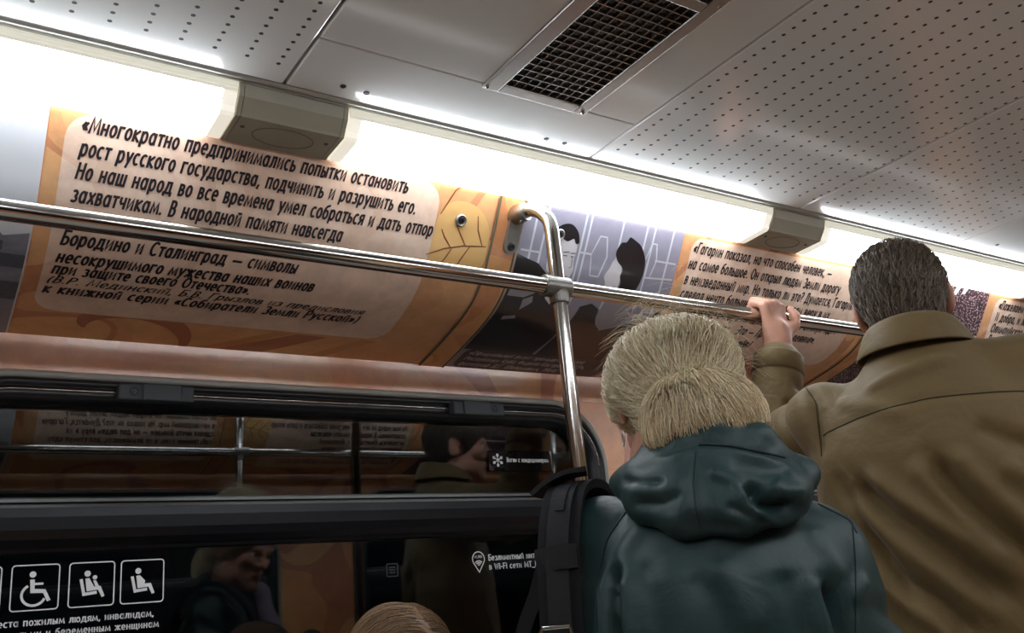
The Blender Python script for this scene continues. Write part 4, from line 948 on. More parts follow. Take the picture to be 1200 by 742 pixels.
def grow(tree, starts, field, step, n, lift, wig=.25):
    """comb hairs over a skin: each step follows field(p), then returns to the surface"""
    out = np.zeros((len(starts), n, 3))
    for i, p in enumerate(starts):
        p = Vector(p); j = Vector(RNG.normal(0, wig, 3)); h = lift * (0.3 + RNG.random() * 1.2); co, no, *_ = tree.find_nearest(p)
        for k in range(n):
            out[i, k] = co + no * (h * (.4 + 1.2 * math.sin(PI * k / (n - 1)) ) )
            d = Vector(field(np.array(co))) + j * .35 + Vector(RNG.normal(0, wig * .3, 3)); d -= no * d.dot(no)
            if d.length < 1e-6: d = no.orthogonal()
            c2, n2, *_ = tree.find_nearest(co + d.normalized() * step); co, no = c2, n2
    return out
def limb_trousers(fr, hipz, hips, knees, ankles, r):
    P = []
    for h, k, a in zip(hips, knees, ankles): P += [cap(fr(*h), fr(*k), r[0], r[1], .04), cap(fr(*k), fr(*a), r[1], r[2], .03)]
    return P + [ell(fr((hips[0][0] + hips[1][0]) / 2, hips[0][1], hipz), (r[0] * 1.75, r[0] * 1.35, .11), fr.rot(), .05)]
def shoe(fr, l, f, toe, parent, z=0.0):
    P = [ell(fr(l, f - .01, z + .045), (.04, .05, .045), fr.rot(), .02), ell(fr(l, f + toe * .6, z + .034), (.045, .09, .032), fr.rot(), .03), ell(fr(l, f + toe, z + .028), (.042, .055, .026), fr.rot(), .02)]
    c = fr(l, f + .04, z); V, Q = skin_mesh(P, (c[0] - .24, c[1] - .24, z - .02), (c[0] + .24, c[1] + .24, z + .14), .008); V[:, 2] = np.maximum(V[:, 2], z + .001)
    return np_mesh('shoe', V, Q, M['shoe'], parent)
def seam(tree, fr, pts, r, name, m, parent, back=-.5, off=.0004, n=10):
    q = on_skin(tree, fr, pts, back, off, n)
    if len(q) > 2: return MB().tube(q, r, 6).build(name, m, parent)

# ------------------------------------------------------------------ the man in the olive jacket, left hand on the rail
FM = Frame(1.665, 1.005, (.85, .53))
man = thing('person', (1.6, .98, 0), 'person with short grey brown hair in an olive jacket, left hand gripping the rail', 'person')
HC = FM(.002, .043, 1.722); HR = rot_head(FM, 0, 4, -2)
SL, EL, WR = FM(.19, .0, 1.515), V3(1.675, 1.405, 1.485), V3(1.748, 1.392, 1.752)
SR, ER, WR2 = FM(-.19, .0, 1.51), FM(-.265, -.03, 1.22), FM(-.25, .10, .98)
tors = [(.80, .15, .10, 0, -.02), (1.0, .15, .10, 0, 0), (1.3, .17, .105, 0, 0), (1.46, .16, .09, 0, 0), (1.53, .08, .07, 0, 0)]
bp = head_prims(HC, HR, 1.03, FM(0, -.01, 1.54), 1.12) + [loft(FM, tors)]
bp += [cap(SL, EL, .05, .042), cap(EL, WR, .042, .029), cap(SR, ER, .05, .042), cap(ER, WR2, .042, .029)]
hd = (WR - EL) / np.linalg.norm(WR - EL)
bp += hand_prims(WR - V3(.006, 0, .0), (.08, .02, 1), (-.08, 1, .0), -1, (62, 80, 42), .0, 1.08, None)
bp += [cap((1.762, 1.386, 1.775), (1.806, 1.382, 1.800), .018, .0135, .014), cap((1.806, 1.382, 1.800), (1.822, 1.386, 1.826), .0128, .0118, .004), cap((1.822, 1.386, 1.826), (1.822, 1.398, 1.848), .0116, .009, .004)]
bp += hand_prims(WR2, FM(0, .05, -1) - FM(0, 0, 0), -V3(*FM.L, 0) * -1, 1, (25, 30, 20))
for s in (1, -1): bp += [cap(FM(s * .09, -.02, .9), FM(s * .1, 0, .5), .075, .055), cap(FM(s * .1, 0, .5), FM(s * .1, -.03, .09), .05, .035), cap(FM(s * .1, -.03, .06), FM(s * .11, .12, .04), .03, .025)]
V, Q = skin_mesh(bp, (1.1, .55, .0), (2.35, 1.75, 1.9), .0045); V = smooth(V, Q, 1, .4)
body = np_mesh('body', V, Q, M['skin'], man); eyes(HC, HR, 1.03, body, M['iris'])
# jacket
jt = [(.74, .235, .165, 0, -.005), (.95, .225, .155, 0, -.005), (1.12, .228, .155, 0, -.005), (1.3, .238, .152, 0, -.01), (1.42, .225, .14, 0, -.012), (1.50, .195, .115, 0, -.01), (1.56, .128, .108, 0, -.008), (1.60, .100, .098, 0, -.004), (1.622, .080, .080, 0, .0)]
cuff_end = EL + (WR - EL) * .80
jp = [loft(FM, jt, .05), ell(FM(0, -.06, 1.42), (.20, .085, .13), FM.rot(), .05), cap(SL - V3(0, 0, .005), EL, .076, .066, .05), cap(EL, cuff_end, .066, .057, .03), cap(FM(-.06, -.02, 1.575), FM(-.18, -.005, 1.55), .045, .05, .05), cap(SR + V3(0, 0, .012), ER, .078, .066, .05), cap(ER, ER + (WR2 - ER) * .9, .064, .055, .03)]
V, Q = skin_mesh(jp, (1.15, .55, .68), (2.2, 1.6, 1.80), .0065)
keep_cut = None
T = bvh(V, Q)
G = lambda pts, n=10: on_skin(T, FM, pts, -.6, 0, n)
FO = [(G([(.155, 1.378), (.102, 1.308), (.029, 1.232), (-.069, 1.129)]), -0.0240, .016), (G([(.135, 1.39), (.08, 1.325), (.01, 1.26), (-.09, 1.16)]), 0.0150, .018), (G([(.17, 1.35), (.115, 1.27), (.045, 1.195), (-.05, 1.10)]), 0.0120, .016),
      (G([(.018, 1.398), (-.019, 1.319), (-.069, 1.247), (-.13, 1.19)]), -0.0255, .017), (G([(.05, 1.40), (.02, 1.33), (-.03, 1.26), (-.10, 1.19)]), 0.0150, .02), (G([(-.01, 1.41), (-.05, 1.34), (-.10, 1.27), (-.16, 1.22)]), 0.0135, .02),
      (G([(.165, 1.30), (.105, 1.194), (.048, 1.144), (.0, 1.08)]), -0.0195, .013), (G([(.17, 1.26), (.12, 1.17), (.06, 1.11), (.02, 1.05)]), 0.0150, .016), (G([(.19, 1.40), (.154, 1.304), (.12, 1.216), (.081, 1.122)]), -0.0120, .012),
      (G([(.09, 1.60), (.066, 1.603), (-.05, 1.609)]), -0.0030, .008), (G([(.11, 1.53), (.055, 1.549), (-.01, 1.565), (-.072, 1.57)]), 0.0090, .014), (G([(.16, 1.53), (.10, 1.50), (.03, 1.47)]), 0.0090, .018), (G([(-.06, 1.44), (-.12, 1.40), (-.18, 1.38)]), -0.0120, .018),
      (G([(-.08, 1.37), (-.13, 1.33), (-.19, 1.31)]), 0.0120, .018), (G([(.193, 1.469), (.12, 1.485), (-.001, 1.498), (-.15, 1.49), (-.2, 1.48)]), -0.0025, .006), (G([(.209, 1.575), (.194, 1.538), (.199, 1.48), (.205, 1.42)]), -0.0120, .010)]
def ring(a, b, t, r, ang0=0, ang1=360, tilt=0):
    """points round a sleeve at fraction t of the way from a to b"""
    ax = (b - a) / np.linalg.norm(b - a); u = np.cross(ax, V3(0, 1, .3)); u /= np.linalg.norm(u); w = np.cross(ax, u); c = a + (b - a) * t
    return [c + (u * math.cos(q) + w * math.sin(q)) * r + ax * tilt * math.cos(q) for q in np.radians(np.linspace(ang0, ang1, 24))]
for t, tl, am in ((.12, .03, -.015), (.28, -.02, .010), (.42, .03, -.016), (.58, -.025, .009), (.72, .02, -.012)): FO.append((ring(EL, cuff_end, t, .062, 20 + 60 * t, 250, tl), am, .012))
for t, tl, am in ((.25, .03, -.016), (.45, -.03, .011), (.65, .03, -.017), (.85, -.02, .011)): FO.append((ring(SL, EL, t, .07, 0, 300, tl), am, .014))
for t, tl, am in ((.3, .03, -.008), (.6, -.03, .008), (.85, .03, -.01)): FO.append((ring(SR, ER, t, .072, 0, 300, tl), am, .014))
V = folds(V, Q, FO); V = smooth(V, Q, 1, .5); T = bvh(V, Q)
jacket = np_mesh('jacket', V, Q, M['olive'], man)
for pts in ([(.193, 1.469), (.12, 1.485), (-.001, 1.498), (-.15, 1.49), (-.2, 1.48)], [(.213, 1.575), (.197, 1.538), (.200, 1.48), (.204, 1.43)]): seam(T, FM, pts, .0012, 'stitched_seam', M['olivedark'], jacket, -.6)
def collar_sheet(fr, c, ra, rb, h, fold, name, m, parent, th=.004, a1=150, flare=.03, tilt=0.0, dip=.0):
    """stand collar with its fall turned down outside"""
    cs = [(0.0, -.015), (-.002, h * .55), (.000, h), (.006, h + .004), (.012, h - .002), (.012 + flare * .6, h - fold * .6), (.012 + flare, h - fold)]
    if fold <= 0: cs = cs[:4]
    A = np.radians(np.linspace(-a1, a1, 61)); V = []
    for a in A:
        k = math.cos(a); edge = max(0, (abs(math.degrees(a)) - 95) / 60)
        for dr, dz in cs:
            l = (ra + dr) * math.sin(a); f = -(rb + dr) * math.cos(a); V.append(fr(c[0] + l, c[1] + f, c[2] + dz * (1 - .25 * edge) + tilt * l - dip * edge + (.012 * k if dz > .02 else 0)))
    k = len(cs); F = [(i * k + j, i * k + j + 1, (i + 1) * k + j + 1, (i + 1) * k + j) for i in range(60) for j in range(k - 1)]
    o = np_mesh(name, np.array(V), np.array(F), m, parent); md = o.modifiers.new('thickness', 'SOLIDIFY'); md.thickness = th; md.offset = 0
    s2 = o.modifiers.new('round', 'SUBSURF'); s2.levels = s2.render_levels = 1; return o
col = collar_sheet(FM, (0, -.002, 1.605), .076, .081, .052, .050, 'collar', M['olive'], jacket, .005, 140, .023, 0.0, .012)
# cuff: a wider band with its edge
cb = MB(); ax = (WR - EL) / np.linalg.norm(WR - EL); L_ = np.linalg.norm(WR - EL)
cb.lathe(EL + ax * L_ * .70, ax, [(0, .058), (.001, .0605), (.045, .0585), (.048, .057), (.048, .052), (.035, .050)], 32)
o = cb.build('cuff', M['olive'], jacket); o.data.polygons.foreach_set('use_smooth', [True] * len(o.data.polygons))
MB().tube(ring(EL, WR, .715, .0603), .0012, 6, False).build('stitched_seam', M['olivedark'], jacket)
tp = limb_trousers(FM, .86, [(.09, -.02, .88), (-.09, -.02, .88)], [(.10, 0, .48), (-.10, 0, .48)], [(.10, -.03, .09), (-.10, -.03, .09)], (.098, .075, .062))
V, Q = skin_mesh(tp, (1.2, .5, .03), (2.1, 1.5, 1.05), .012); np_mesh('trousers', V, Q, M['jeans'], man)
for s in (1, -1): shoe(FM, s * .105, -.03, .16, man)
# hair
def hair_cap(c, R, s, extra, cut, grow_=.011):
    W = lambda x, y, z: c + (V3(x, y, z) * s) @ R
    P = [ell(W(0, -.018, .032), V3(.074 + grow_, .094 + grow_, .080 + grow_ * 1.15) * s, R, .02)] + extra(W, R, s)
    for q in cut(W, R, s): P.append(q)
    return P
ex = lambda W, R, s: [ell(W(0, -.062, -.035), V3(.062, .040, .05) * s, R, .03), ell(W(0, -.05, -.07), V3(.05, .033, .03) * s, R, .02)]
def cutm(W, R, s):
    o = [ell(W(0, .085, -.045), V3(.085, .075, .085) * s, R, .012, 's')]
    for x in (-1, 1): o.append(ell(W(x * .088, .004, -.02), V3(.030, .028, .042) * s, R, .012, 's'))
    return o
hp = hair_cap(HC, HR, 1.03, ex, cutm)
V, Q = skin_mesh(hp, HC - .2, HC + .2, .004); N = normals(V, Q)
nz = np.sin(V @ HR[0] * 420 + np.sin(V[:, 2] * 90) * 2) * .0009; V = V + N * nz[:, None]
hm = np_mesh('hair', V, Q, M['greyhair'], man); add_tone(hm, np.clip(.35 + .2 * np.sin(V @ HR[0] * 420), 0, 1)); T = bvh(V, Q)
top = HC + (V3(0.02, .03, .12)) @ HR
st0 = surface_samples(V, Q, 5200)
def flow_m(p):
    d = p - top; d = d / np.linalg.norm(d); return d * .5 + V3(0, 0, -.75) - V3(*FM.F, 0) * .35 + V3(*FM.L, 0) * (.15)
P = grow(T, st0, flow_m, .0065, 8, .0032, .45)
strands('hair_strands', P, .00065 + .0003 * RNG.random(len(P)), np.clip(RNG.normal(.42, .25, len(P)), 0, 1), M['greyhair'], hm)['kind'] = 'stuff'

# ------------------------------------------------------------------ the woman in the dark teal hooded jacket
FW = Frame(.93, .90, (.78, .62))
wom = thing('person', (.93, .90, 0), 'person with blonde tied-up hair in a dark teal hooded jacket, seen from behind', 'person')
WH = FW(.036, .050, 1.464); WRt = rot_head(FW, 21, 20, 4)
SL, EL, WR = FW(.150, .0, 1.278), FW(.235, .02, 1.05), FW(.14, .23, 1.03)
SR, ER, WR2 = FW(-.122, .0, 1.232), FW(-.155, .04, 1.0), FW(-.08, .24, .98)
tors = [(.72, .15, .10, 0, 0), (.9, .13, .09, 0, 0), (1.1, .14, .095, 0, 0), (1.23, .12, .08, 0, 0), (1.30, .07, .06, 0, 0)]
bp = head_prims(WH, WRt, .97, FW(.0, .0, 1.31), .9) + [loft(FW, tors)]
bp += [cap(SL, EL, .042, .036), cap(EL, WR, .036, .025), cap(SR, ER, .042, .036), cap(ER, WR2, .036, .025)]
bp += hand_prims(WR, FW(-.25, .9, .2) - FW(0, 0, 0), FW(-.9, -.2, 0) - FW(0, 0, 0), -1, (35, 45, 30), 0, .9)
bp += hand_prims(WR2, FW(.25, .9, .2) - FW(0, 0, 0), FW(.9, -.2, 0) - FW(0, 0, 0), 1, (35, 45, 30), 0, .9)
for s in (1, -1): bp += [cap(FW(s * .08, 0, .8), FW(s * .085, .01, .45), .07, .05), cap(FW(s * .085, .01, .45), FW(s * .085, -.02, .08), .045, .032), cap(FW(s * .085, -.02, .05), FW(s * .095, .11, .035), .028, .022)]
V, Q = skin_mesh(bp, (.5, .5, 0), (1.45, 1.45, 1.65), .0055); V = smooth(V, Q, 1, .4)
body = np_mesh('body', V, Q, M['skin'], wom); eyes(WH, WRt, .97, body, M['iris'])
jt = [(.66, .225, .16, .01, 0), (.85, .20, .14, .01, 0), (1.0, .195, .135, .012, 0), (1.13, .195, .132, .014, -.005), (1.22, .182, .12, .014, -.008), (1.28, .15, .10, .012, -.005), (1.325, .10, .08, .006, 0), (1.36, .075, .07, 0, 0)]
jp = [loft(FW, jt, .05), ell(FW(.01, -.05, 1.16), (.16, .085, .12), FW.rot(), .05), cap(SL, EL, .066, .060, .04), cap(EL, EL + (WR - EL) * .85, .058, .046, .03), cap(SR, ER, .066, .060, .04), cap(ER, ER + (WR2 - ER) * .85, .058, .046, .03)]
V, Q = skin_mesh(jp, (.45, .45, .62), (1.45, 1.35, 1.42), .006); T = bvh(V, Q)
G = lambda pts, n=10: on_skin(T, FW, pts, -.6, 0, n)
FO = [(G([(.118, 1.25), (.124, 1.215), (.126, 1.17), (.12, 1.10)]), -.026, .009), (G([(.105, 1.24), (.11, 1.19), (.108, 1.12)]), .007, .014), (G([(-.128, 1.20), (-.132, 1.184), (-.136, 1.164), (-.14, 1.12)]), -.028, .009), (G([(-.112, 1.21), (-.114, 1.17), (-.118, 1.12)]), .008, .012),
      (G([(-.118, 1.27), (-.135, 1.235), (-.146, 1.20)]), .006, .012), (G([(-.172, 1.268), (-.166, 1.221), (-.15, 1.143)]), -.004, .006), (G([(.096, 1.326), (.13, 1.281), (.147, 1.229)]), -.003, .005), (G([(-.005, 1.24), (-.03, 1.20), (-.05, 1.15)]), .006, .016),
      (G([(.02, 1.23), (.0, 1.19), (-.015, 1.13)]), -.005, .016), (G([(.073, 1.296), (.111, 1.258), (.12, 1.23)]), .006, .014), (G([(.085, 1.25), (.07, 1.20), (.065, 1.14)]), -.005, .014), (G([(-.175, 1.20), (-.165, 1.19), (-.155, 1.175)]), .007, .010), (G([(-.08, 1.22), (-.09, 1.18), (-.1, 1.13)]), -.006, .014), (G([(.19, 1.23), (.215, 1.2), (.24, 1.17)]), -.007, .012)]
for t, tl, am in ((.3, .03, -.008), (.55, -.03, .008), (.8, .03, -.009)): FO.append((ring(SL, EL, t, .066, 0, 300, tl), am, .014)); FO.append((ring(SR, ER, t, .066, 0, 300, tl), am, .014))
V = folds(V, Q, FO); V = smooth(V, Q, 1, .5); T = bvh(V, Q)
wj = np_mesh('jacket', V, Q, M['teal'], wom)
for pts in ([(-.136, 1.296), (-.169, 1.272), (-.175, 1.255)], [(-.172, 1.268), (-.166, 1.221), (-.15, 1.143)], [(.096, 1.326), (.13, 1.281), (.147, 1.229), (.15, 1.15)]): seam(T, FW, pts, .0009, 'stitched_seam', M['tealdark'], wj, -.6)
# hood lying on the back: a puffed pouch with a stand-up neck band
hp = [cap(FW(.060, -.055, 1.384), FW(.015, -.085, 1.397), .016, .016, .015), cap(FW(.015, -.085, 1.397), FW(-.035, -.092, 1.398), .016, .016, .015), cap(FW(-.035, -.092, 1.398), FW(-.081, -.085, 1.381), .016, .016, .015), cap(FW(-.081, -.085, 1.381), FW(-.106, -.06, 1.350), .016, .015, .015), cap(FW(.060, -.055, 1.384), FW(.085, -.05, 1.356), .014, .016, .015),
      cap(FW(.112, -.05, 1.352), FW(.070, -.095, 1.318), .012, .024, .02), cap(FW(.070, -.095, 1.318), FW(.02, -.118, 1.296), .024, .028, .02), cap(FW(.02, -.118, 1.296), FW(-.045, -.120, 1.292), .028, .028, .02), cap(FW(-.045, -.120, 1.292), FW(-.10, -.092, 1.306), .028, .027, .02), cap(FW(-.10, -.092, 1.312), FW(-.128, -.05, 1.335), .030, .015, .02),
      ell(FW(-.012, -.082, 1.345), (.095, .044, .046), FW.rot(), .02), ell(FW(-.012, -.090, 1.325), (.10, .046, .040), FW.rot(), .02), ell(FW(.06, -.07, 1.352), (.045, .03, .028), FW.rot(), .02), cap(FW(.092, -.05, 1.350), FW(.075, .03, 1.335), .020, .016, .02), cap(FW(-.12, -.05, 1.330), FW(-.10, .03, 1.32), .020, .016, .02)]
V, Q = skin_mesh(hp, (.5, .5, 1.15), (1.3, 1.3, 1.48), .0038); T = bvh(V, Q)
FO = [(G([(.045, 1.372), (-.011, 1.379), (-.047, 1.371), (-.107, 1.350)]), -.004, .005), (G([(.04, 1.364), (-.011, 1.372), (-.047, 1.364), (-.10, 1.344)]), .004, .006), (G([(-.058, 1.325), (-.072, 1.300), (-.085, 1.288), (-.11, 1.292)]), -.020, .009), (G([(-.085, 1.318), (-.10, 1.305), (-.125, 1.305)]), .007, .010),
      (G([(-.06, 1.287), (-.085, 1.274), (-.115, 1.280)]), .008, .009), (G([(.10, 1.345), (.05, 1.335), (.01, 1.325)]), .004, .014), (G([(.09, 1.325), (.05, 1.305), (.02, 1.30)]), -.004, .012), (G([(-.003, 1.375), (.004, 1.33), (.003, 1.275)]), -.0014, .003), (G([(-.04, 1.345), (-.08, 1.335), (-.115, 1.33)]), -.004, .010), (G([(.03, 1.285), (-.02, 1.275), (-.05, 1.268)]), -.004, .01), (G([(.10, 1.35), (.07, 1.34), (.035, 1.335)]), -.007, .006), (G([(.085, 1.315), (.05, 1.312), (.015, 1.318)]), -.006, .006), (G([(-.015, 1.345), (-.045, 1.325), (-.06, 1.30)]), .006, .008), (G([(-.03, 1.30), (-.06, 1.28), (-.09, 1.268)]), -.007, .006)]
V = folds(V, Q, FO); V = smooth(V, Q, 1, .4); T = bvh(V, Q)
hood = np_mesh('hood', V, Q, M['teal'], wj)
seam(T, FW, [(-.008, 1.379), (-.047, 1.371), (-.107, 1.350)], .0016, 'hood_band_seam', M['tealdark'], hood, -.6); seam(T, FW, [(-.003, 1.368), (.004, 1.33), (.003, 1.275)], .0007, 'stitched_seam', M['tealdark'], hood, -.6)
# hair: combed back from the face, tied, the tail spreading over the collar
W = lambda x, y, z: WH + (V3(x, y, z) * .97) @ WRt
hp = [ell(W(0, -.014, .030), (.094, .106, .084), WRt, .02), ell(W(.02, -.085, .02), (.05, .045, .05), WRt, .03), ell(W(0, -.06, -.04), (.06, .05, .045), WRt, .03),
      ell(W(0, .105, -.045), (.10, .085, .090), WRt, .014, 's'), ell(W(-.105, .0, -.045), (.045, .045, .038), WRt, .012, 's'), ell(W(.105, .0, -.045), (.045, .045, .038), WRt, .012, 's')]
V, Q = skin_mesh(hp, WH - .22, WH + .22, .004); T = bvh(V, Q)
KN = FW(.004, -.070, 1.430)
wh = np_mesh('hair', V, Q, M['blonde'], wom); add_tone(wh, np.clip(.35 + .12 * np.sin(V @ V3(500, 300, 400)), 0, 1))
st0 = surface_samples(V, Q, 7000)
def flow_w(p): d = KN - p; return d / (np.linalg.norm(d) + 1e-6)
P = grow(T, st0, flow_w, .0085, 10, .0045, .34)
ton = np.clip(RNG.normal(.62, .3, len(P)), 0, 1); strands('hair_strands', P, .00050 + .0003 * RNG.random(len(P)), ton, M['blonde'], wh)['kind'] = 'stuff'
tp = [ell(FW(-.012, -.062, 1.427), (.064, .042, .046), FW.rot(), .02), ell(FW(-.004, -.064, 1.448), (.042, .034, .028), FW.rot(), .02), ell(FW(-.047, -.06, 1.408), (.038, .034, .045), FW.rot(), .03), ell(FW(.026, -.06, 1.408), (.032, .034, .04), FW.rot(), .03)]
V, Q = skin_mesh(tp, (.6, .6, 1.3), (1.2, 1.2, 1.55), .004); T = bvh(V, Q)
tail = np_mesh('hair_tail', V, Q, M['gold'], wh); add_tone(tail, np.clip(.42 + .12 * np.sin(V @ V3(600, -500, 0)), 0, 1))
top = FW(.003, -.055, 1.473)
st0 = surface_samples(V, Q, 5000, lambda c: (c[:, 2] > 1.425).astype(float))
def flow_t(p): d = p - top; d[2] = -abs(d[2]) - .018; d[:2] *= .75; return d / (np.linalg.norm(d) + 1e-6)
P = grow(T, st0, flow_t, .0085, 9, .0045, .30)
strands('hair_strands', P, .00050 + .0003 * RNG.random(len(P)), np.clip(RNG.normal(.62, .3, len(P)), 0, 1), M['gold'], tail)['kind'] = 'stuff'
# loose flyaway hairs
fly = []
for k in range(700):
    if k % 3: a = RNG.uniform(-.9, 1.5); p = W(.085 * math.sin(a) , -.05 + RNG.normal(0, .035), .045 + .08 * math.cos(a)); out_ = p - W(0, -.02, .0)
    else: p = FW(RNG.uniform(-.08, .06), -.075, RNG.uniform(1.43, 1.49)); out_ = p - FW(0, -.02, 1.44)
    out_ /= np.linalg.norm(out_); tn = RNG.normal(0, 1, 3); tn -= out_ * (tn @ out_); tn /= np.linalg.norm(tn); L_ = RNG.uniform(.02, .05); c1 = RNG.uniform(.15, .9)
    t = np.linspace(0, 1, 9)[:, None]; fly.append(p + (out_ * (t - .9 * c1 * t * t) * .7 + tn * (t * .6 + .5 * t * t) - V3(0, 0, .25) * t * t) * L_)
strands('flyaway_hair', np.array(fly), .00022, RNG.uniform(.5, 1, len(fly)), M['blonde'], wh)['kind'] = 'stuff'
# hoop earring at the left ear
ec = W(-.082, -.002, -.052); A = np.linspace(0, 2 * PI, 25); fw = WRt[1]; up = V3(0, 0, 1)
er = MB().tube([ec + (fw * math.sin(a) - up * math.cos(a)) * .0085 - up * .004 for a in A], .0012, 8, False).build('hoop_earring', M['silver'], wom)
sp = [cap(FW(.055, .03, 1.36), FW(.0, .085, 1.33), .024, .028, .02), cap(FW(.0, .085, 1.33), FW(-.055, .03, 1.35), .028, .024, .02), cap(FW(.0, .09, 1.32), FW(-.01, .13, 1.20), .03, .035, .03), cap(FW(-.01, .13, 1.20), FW(-.02, .15, 1.10), .03, .02, .03), cap(FW(.06, .0, 1.365), FW(.055, .03, 1.36), .018, .022, .02)]
V, Q = skin_mesh(sp, (.6, .6, 1.0), (1.3, 1.3, 1.45), .006); np_mesh('scarf', V, Q, M['scarf'], wom)
tp = limb_trousers(FW, .78, [(.08, 0, .80), (-.08, 0, .80)], [(.085, .01, .44), (-.085, .01, .44)], [(.085, -.02, .08), (-.085, -.02, .08)], (.09, .068, .055))
V, Q = skin_mesh(tp, (.5, .4, .03), (1.4, 1.4, .95), .012); np_mesh('trousers', V, Q, M['jeans'], wom)
for s in (1, -1): shoe(FW, s * .09, -.02, .14, wom)

# ------------------------------------------------------------------ backpack worn on the front, strap over the left shoulder
bpk = thing('backpack', FW(.16, .0, .95), 'black backpack with silver strap buckle over the left shoulder of the teal jacket', 'backpack')
def ribbon(path, width, th, name, m, parent, across):
    """flat band along a path; across: unit vector over its width at each point"""
    P = [V3(*p) for p in path]; n = len(P); V = []
    for i, p in enumerate(P):
        t = P[min(i + 1, n - 1)] - P[max(i - 1, 0)]; t /= np.linalg.norm(t); a = V3(*across[i]) if hasattr(across[0], '__len__') else across; a = a - t * (a @ t); a /= np.linalg.norm(a); nn = np.cross(t, a)
        w = width[i] if hasattr(width, '__len__') else width
        for u, v in ((-.5, -.5), (-.46, .5), (.46, .5), (.5, -.5)): V.append(p + a * u * w + nn * v * th)
    F = [(4 * i + j, 4 * i + (j + 1) % 4, 4 * i + 4 + (j + 1) % 4, 4 * i + 4 + j) for i in range(n - 1) for j in range(4)] + [(3, 2, 1, 0), (4 * n - 4, 4 * n - 3, 4 * n - 2, 4 * n - 1)]
    o = np_mesh(name, np.array(V), np.array(F), m, parent, False); return o
def spline(pts, n=8):
    P = [V3(*p) for p in pts]; P = [2 * P[0] - P[1]] + P + [2 * P[-1] - P[-2]]; o = []
    for i in range(1, len(P) - 2):
        for k in range(n):
            t = k / n; a, b, c, d = P[i - 1:i + 3]; o.append(.5 * (2 * b + (c - a) * t + (2 * a - 5 * b + 4 * c - d) * t * t + (3 * b - a - 3 * c + d) * t ** 3))
    return o + [P[-2]]
AL = V3(*FW.L, 0)
path = spline([FW(.15, .17, 1.10), FW(.16, .13, 1.26), FW(.168, .06, 1.345), FW(.178, .0, 1.362), FW(.185, -.06, 1.340), FW(.191, -.095, 1.27), FW(.194, -.105, 1.18), FW(.198, -.10, 1.08), FW(.20, -.02, .98)])
ribbon(path, .056, .012, 'shoulder_strap', M['padmesh'], bpk, AL)
nn = lambda p, e: [q + V3(-FW.F[0], -FW.F[1], .35) * e for q in p]
ribbon(nn(path[16:52], .009), .030, .003, 'webbing', M['strap'], bpk, AL)
ribbon(nn(path[18:36], .0115), .012, .002, 'webbing', M['strap'], bpk, AL)
fl = spline([FW(.234, -.03, 1.352), FW(.212, -.03, 1.366), FW(.185, -.025, 1.376), FW(.16, -.02, 1.378)]); ribbon(fl, .05, .007, 'strap_pad_end', M['padmesh'], bpk, V3(*FW.F, 0))
sl = spline([FW(.214, -.085, 1.262), FW(.235, -.07, 1.22), FW(.265, -.05, 1.17), FW(.285, -.03, 1.10), FW(.25, .05, 1.0)]); ribbon(sl, .02, .003, 'side_strap', M['strap'], bpk, V3(*FW.L, 0) + V3(0, 0, .6))
ribbon([FW(.165, -.108, 1.262), FW(.19, -.112, 1.262), FW(.222, -.098, 1.260)], .03, .004, 'strap_loop', M['strap'], bpk, V3(0, 0, 1))
bk = MB(); bc = lambda l, z: FW(l, -.125, z)
for a, b in (((.179, 1.178), (.215, 1.178)), ((.215, 1.178), (.219, 1.150)), ((.219, 1.150), (.175, 1.150)), ((.175, 1.150), (.179, 1.178)), ((.177, 1.165), (.217, 1.165))): bk.tube([bc(*a), bc(*b)], .0028, 10)
bk.build('buckle', M['steel'], bpk)
P = [ell(FW(.01, .255, 1.04), (.14, .075, .17), FW.rot(), .03), ell(FW(.01, .30, .98), (.11, .05, .09), FW.rot(), .03)]
V, Q = skin_mesh(P, (.5, .5, .7), (1.6, 1.6, 1.35), .010); np_mesh('pack_bag', V, Q, M['strap'], bpk)

# ------------------------------------------------------------------ seated passenger: only the crown of the head shows
FS = Frame(.795, 1.60, (-.15, -1))
sit = thing('person', (.795, 1.45, 0), 'person with light brown parted hair seated under the window, only the crown showing', 'person')
SH = FS(0, .05, 1.108); SRt = rot_head(FS, 6, 14, 0)
tors = [(.47, .16, .11, 0, 0), (.7, .13, .10, 0, 0), (.9, .14, .10, 0, 0), (.98, .11, .08, 0, 0), (1.02, .06, .06, 0, 0)]
bp = head_prims(SH, SRt, .96, FS(0, .0, .98), .9) + [loft(FS, tors)]
for s in (1, -1):
    S_, E_, W_ = FS(s * .16, 0, .95), FS(s * .20, .06, .70), FS(s * .06, .26, .66)
    bp += [cap(S_, E_, .042, .036), cap(E_, W_, .036, .026)] + hand_prims(W_, FS(-s * .5, .8, -.1) - FS(0, 0, 0), FS(0, 0, 0) * 0 + V3(0, 0, -1), -s, (25, 30, 20), 0, .9)
    bp += [cap(FS(s * .09, .0, .54), FS(s * .10, .40, .52), .07, .05), cap(FS(s * .10, .40, .50), FS(s * .10, .40, .08), .05, .035), cap(FS(s * .10, .40, .05), FS(s * .11, .52, .035), .028, .022)]
V, Q = skin_mesh(bp, (.3, 1.0, 0), (1.25, 1.85, 1.3), .0065); V = smooth(V, Q, 1, .4)
body = np_mesh('body', V, Q, M['skin'], sit); eyes(SH, SRt, .96, body, M['iris'])
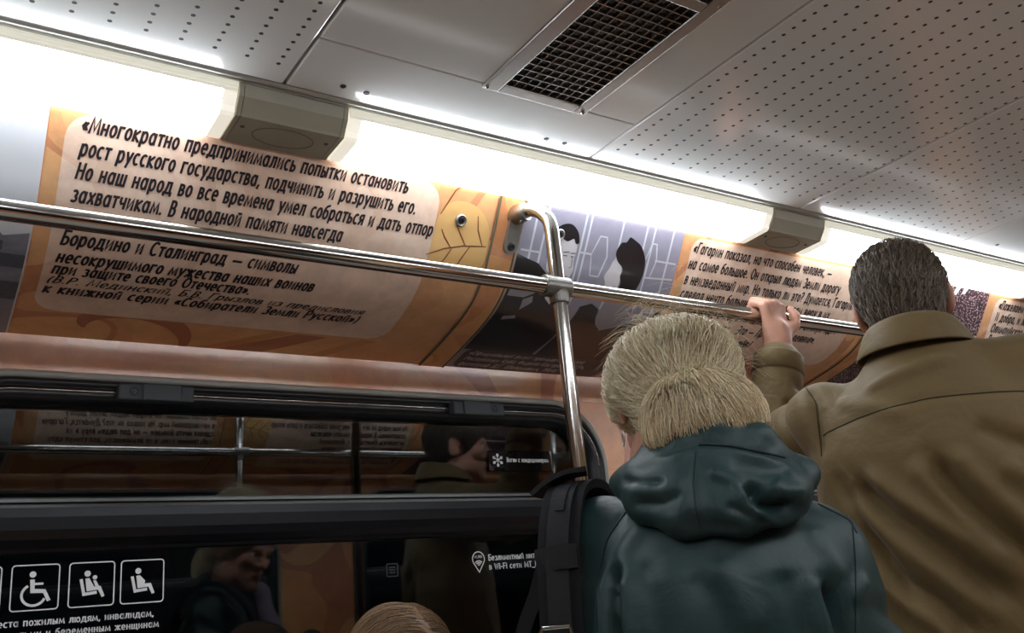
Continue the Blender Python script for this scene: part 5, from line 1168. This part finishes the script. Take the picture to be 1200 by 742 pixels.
jp = [loft(FS, [(.47, .19, .135, 0, 0), (.7, .17, .125, 0, 0), (.9, .175, .12, 0, 0), (.97, .14, .10, 0, 0), (1.01, .08, .08, 0, 0), (1.04, .07, .07, 0, 0)], .04)]
for s in (1, -1): jp += [cap(FS(s * .16, 0, .94), FS(s * .20, .06, .70), .062, .055, .03), cap(FS(s * .20, .06, .70), FS(s * .08, .24, .662), .052, .042, .03)]
V, Q = skin_mesh(jp, (.3, 1.1, .4), (1.25, 1.85, 1.12), .009); np_mesh('coat', V, Q, M['navy'], sit)
tp = limb_trousers(FS, .55, [(.09, .0, .555), (-.09, .0, .555)], [(.10, .40, .535), (-.10, .40, .535)], [(.10, .40, .09), (-.10, .40, .09)], (.088, .068, .056))
V, Q = skin_mesh(tp, (.3, .9, .03), (1.25, 1.85, .75), .012); np_mesh('trousers', V, Q, M['jeans'], sit)
for s in (1, -1): shoe(FS, s * .105, .40, .14, sit)
W = lambda x, y, z: SH + (V3(x, y, z) * .96) @ SRt
hp = [ell(W(0, -.014, .034), (.088, .106, .091), SRt, .02), ell(W(0, -.07, -.06), (.075, .045, .09), SRt, .03), ell(W(-.07, -.02, -.08), (.028, .05, .10), SRt, .03), ell(W(.07, -.02, -.08), (.028, .05, .10), SRt, .03),
      ell(W(0, .11, -.05), (.072, .085, .10), SRt, .012, 's')]
V, Q = skin_mesh(hp, SH - .25, SH + .22, .004); T = bvh(V, Q)
sh = np_mesh('hair', V, Q, M['lightbrown'], sit); add_tone(sh, np.clip(.3 + .12 * np.sin(V @ V3(400, 500, 0)), 0, 1))
st0 = surface_samples(V, Q, 3200, lambda c: ((c - W(0, 0, -.02)) @ SRt[2] > 0).astype(float) + .15)
def flow_s(p):
    q = (p - W(0, 0, 0)) @ SRt.T; s = 1 if q[0] + .012 > 0 else -1
    return (V3(s * .8, -.25, -.55 if abs(q[0]) > .03 else -.1)) @ SRt
P = grow(T, st0, flow_s, .009, 10, .0025, .15)
strands('hair_strands', P, .00055 + .0003 * RNG.random(len(P)), np.clip(RNG.normal(.5, .25, len(P)), 0, 1), M['lightbrown'], sh)['kind'] = 'stuff'
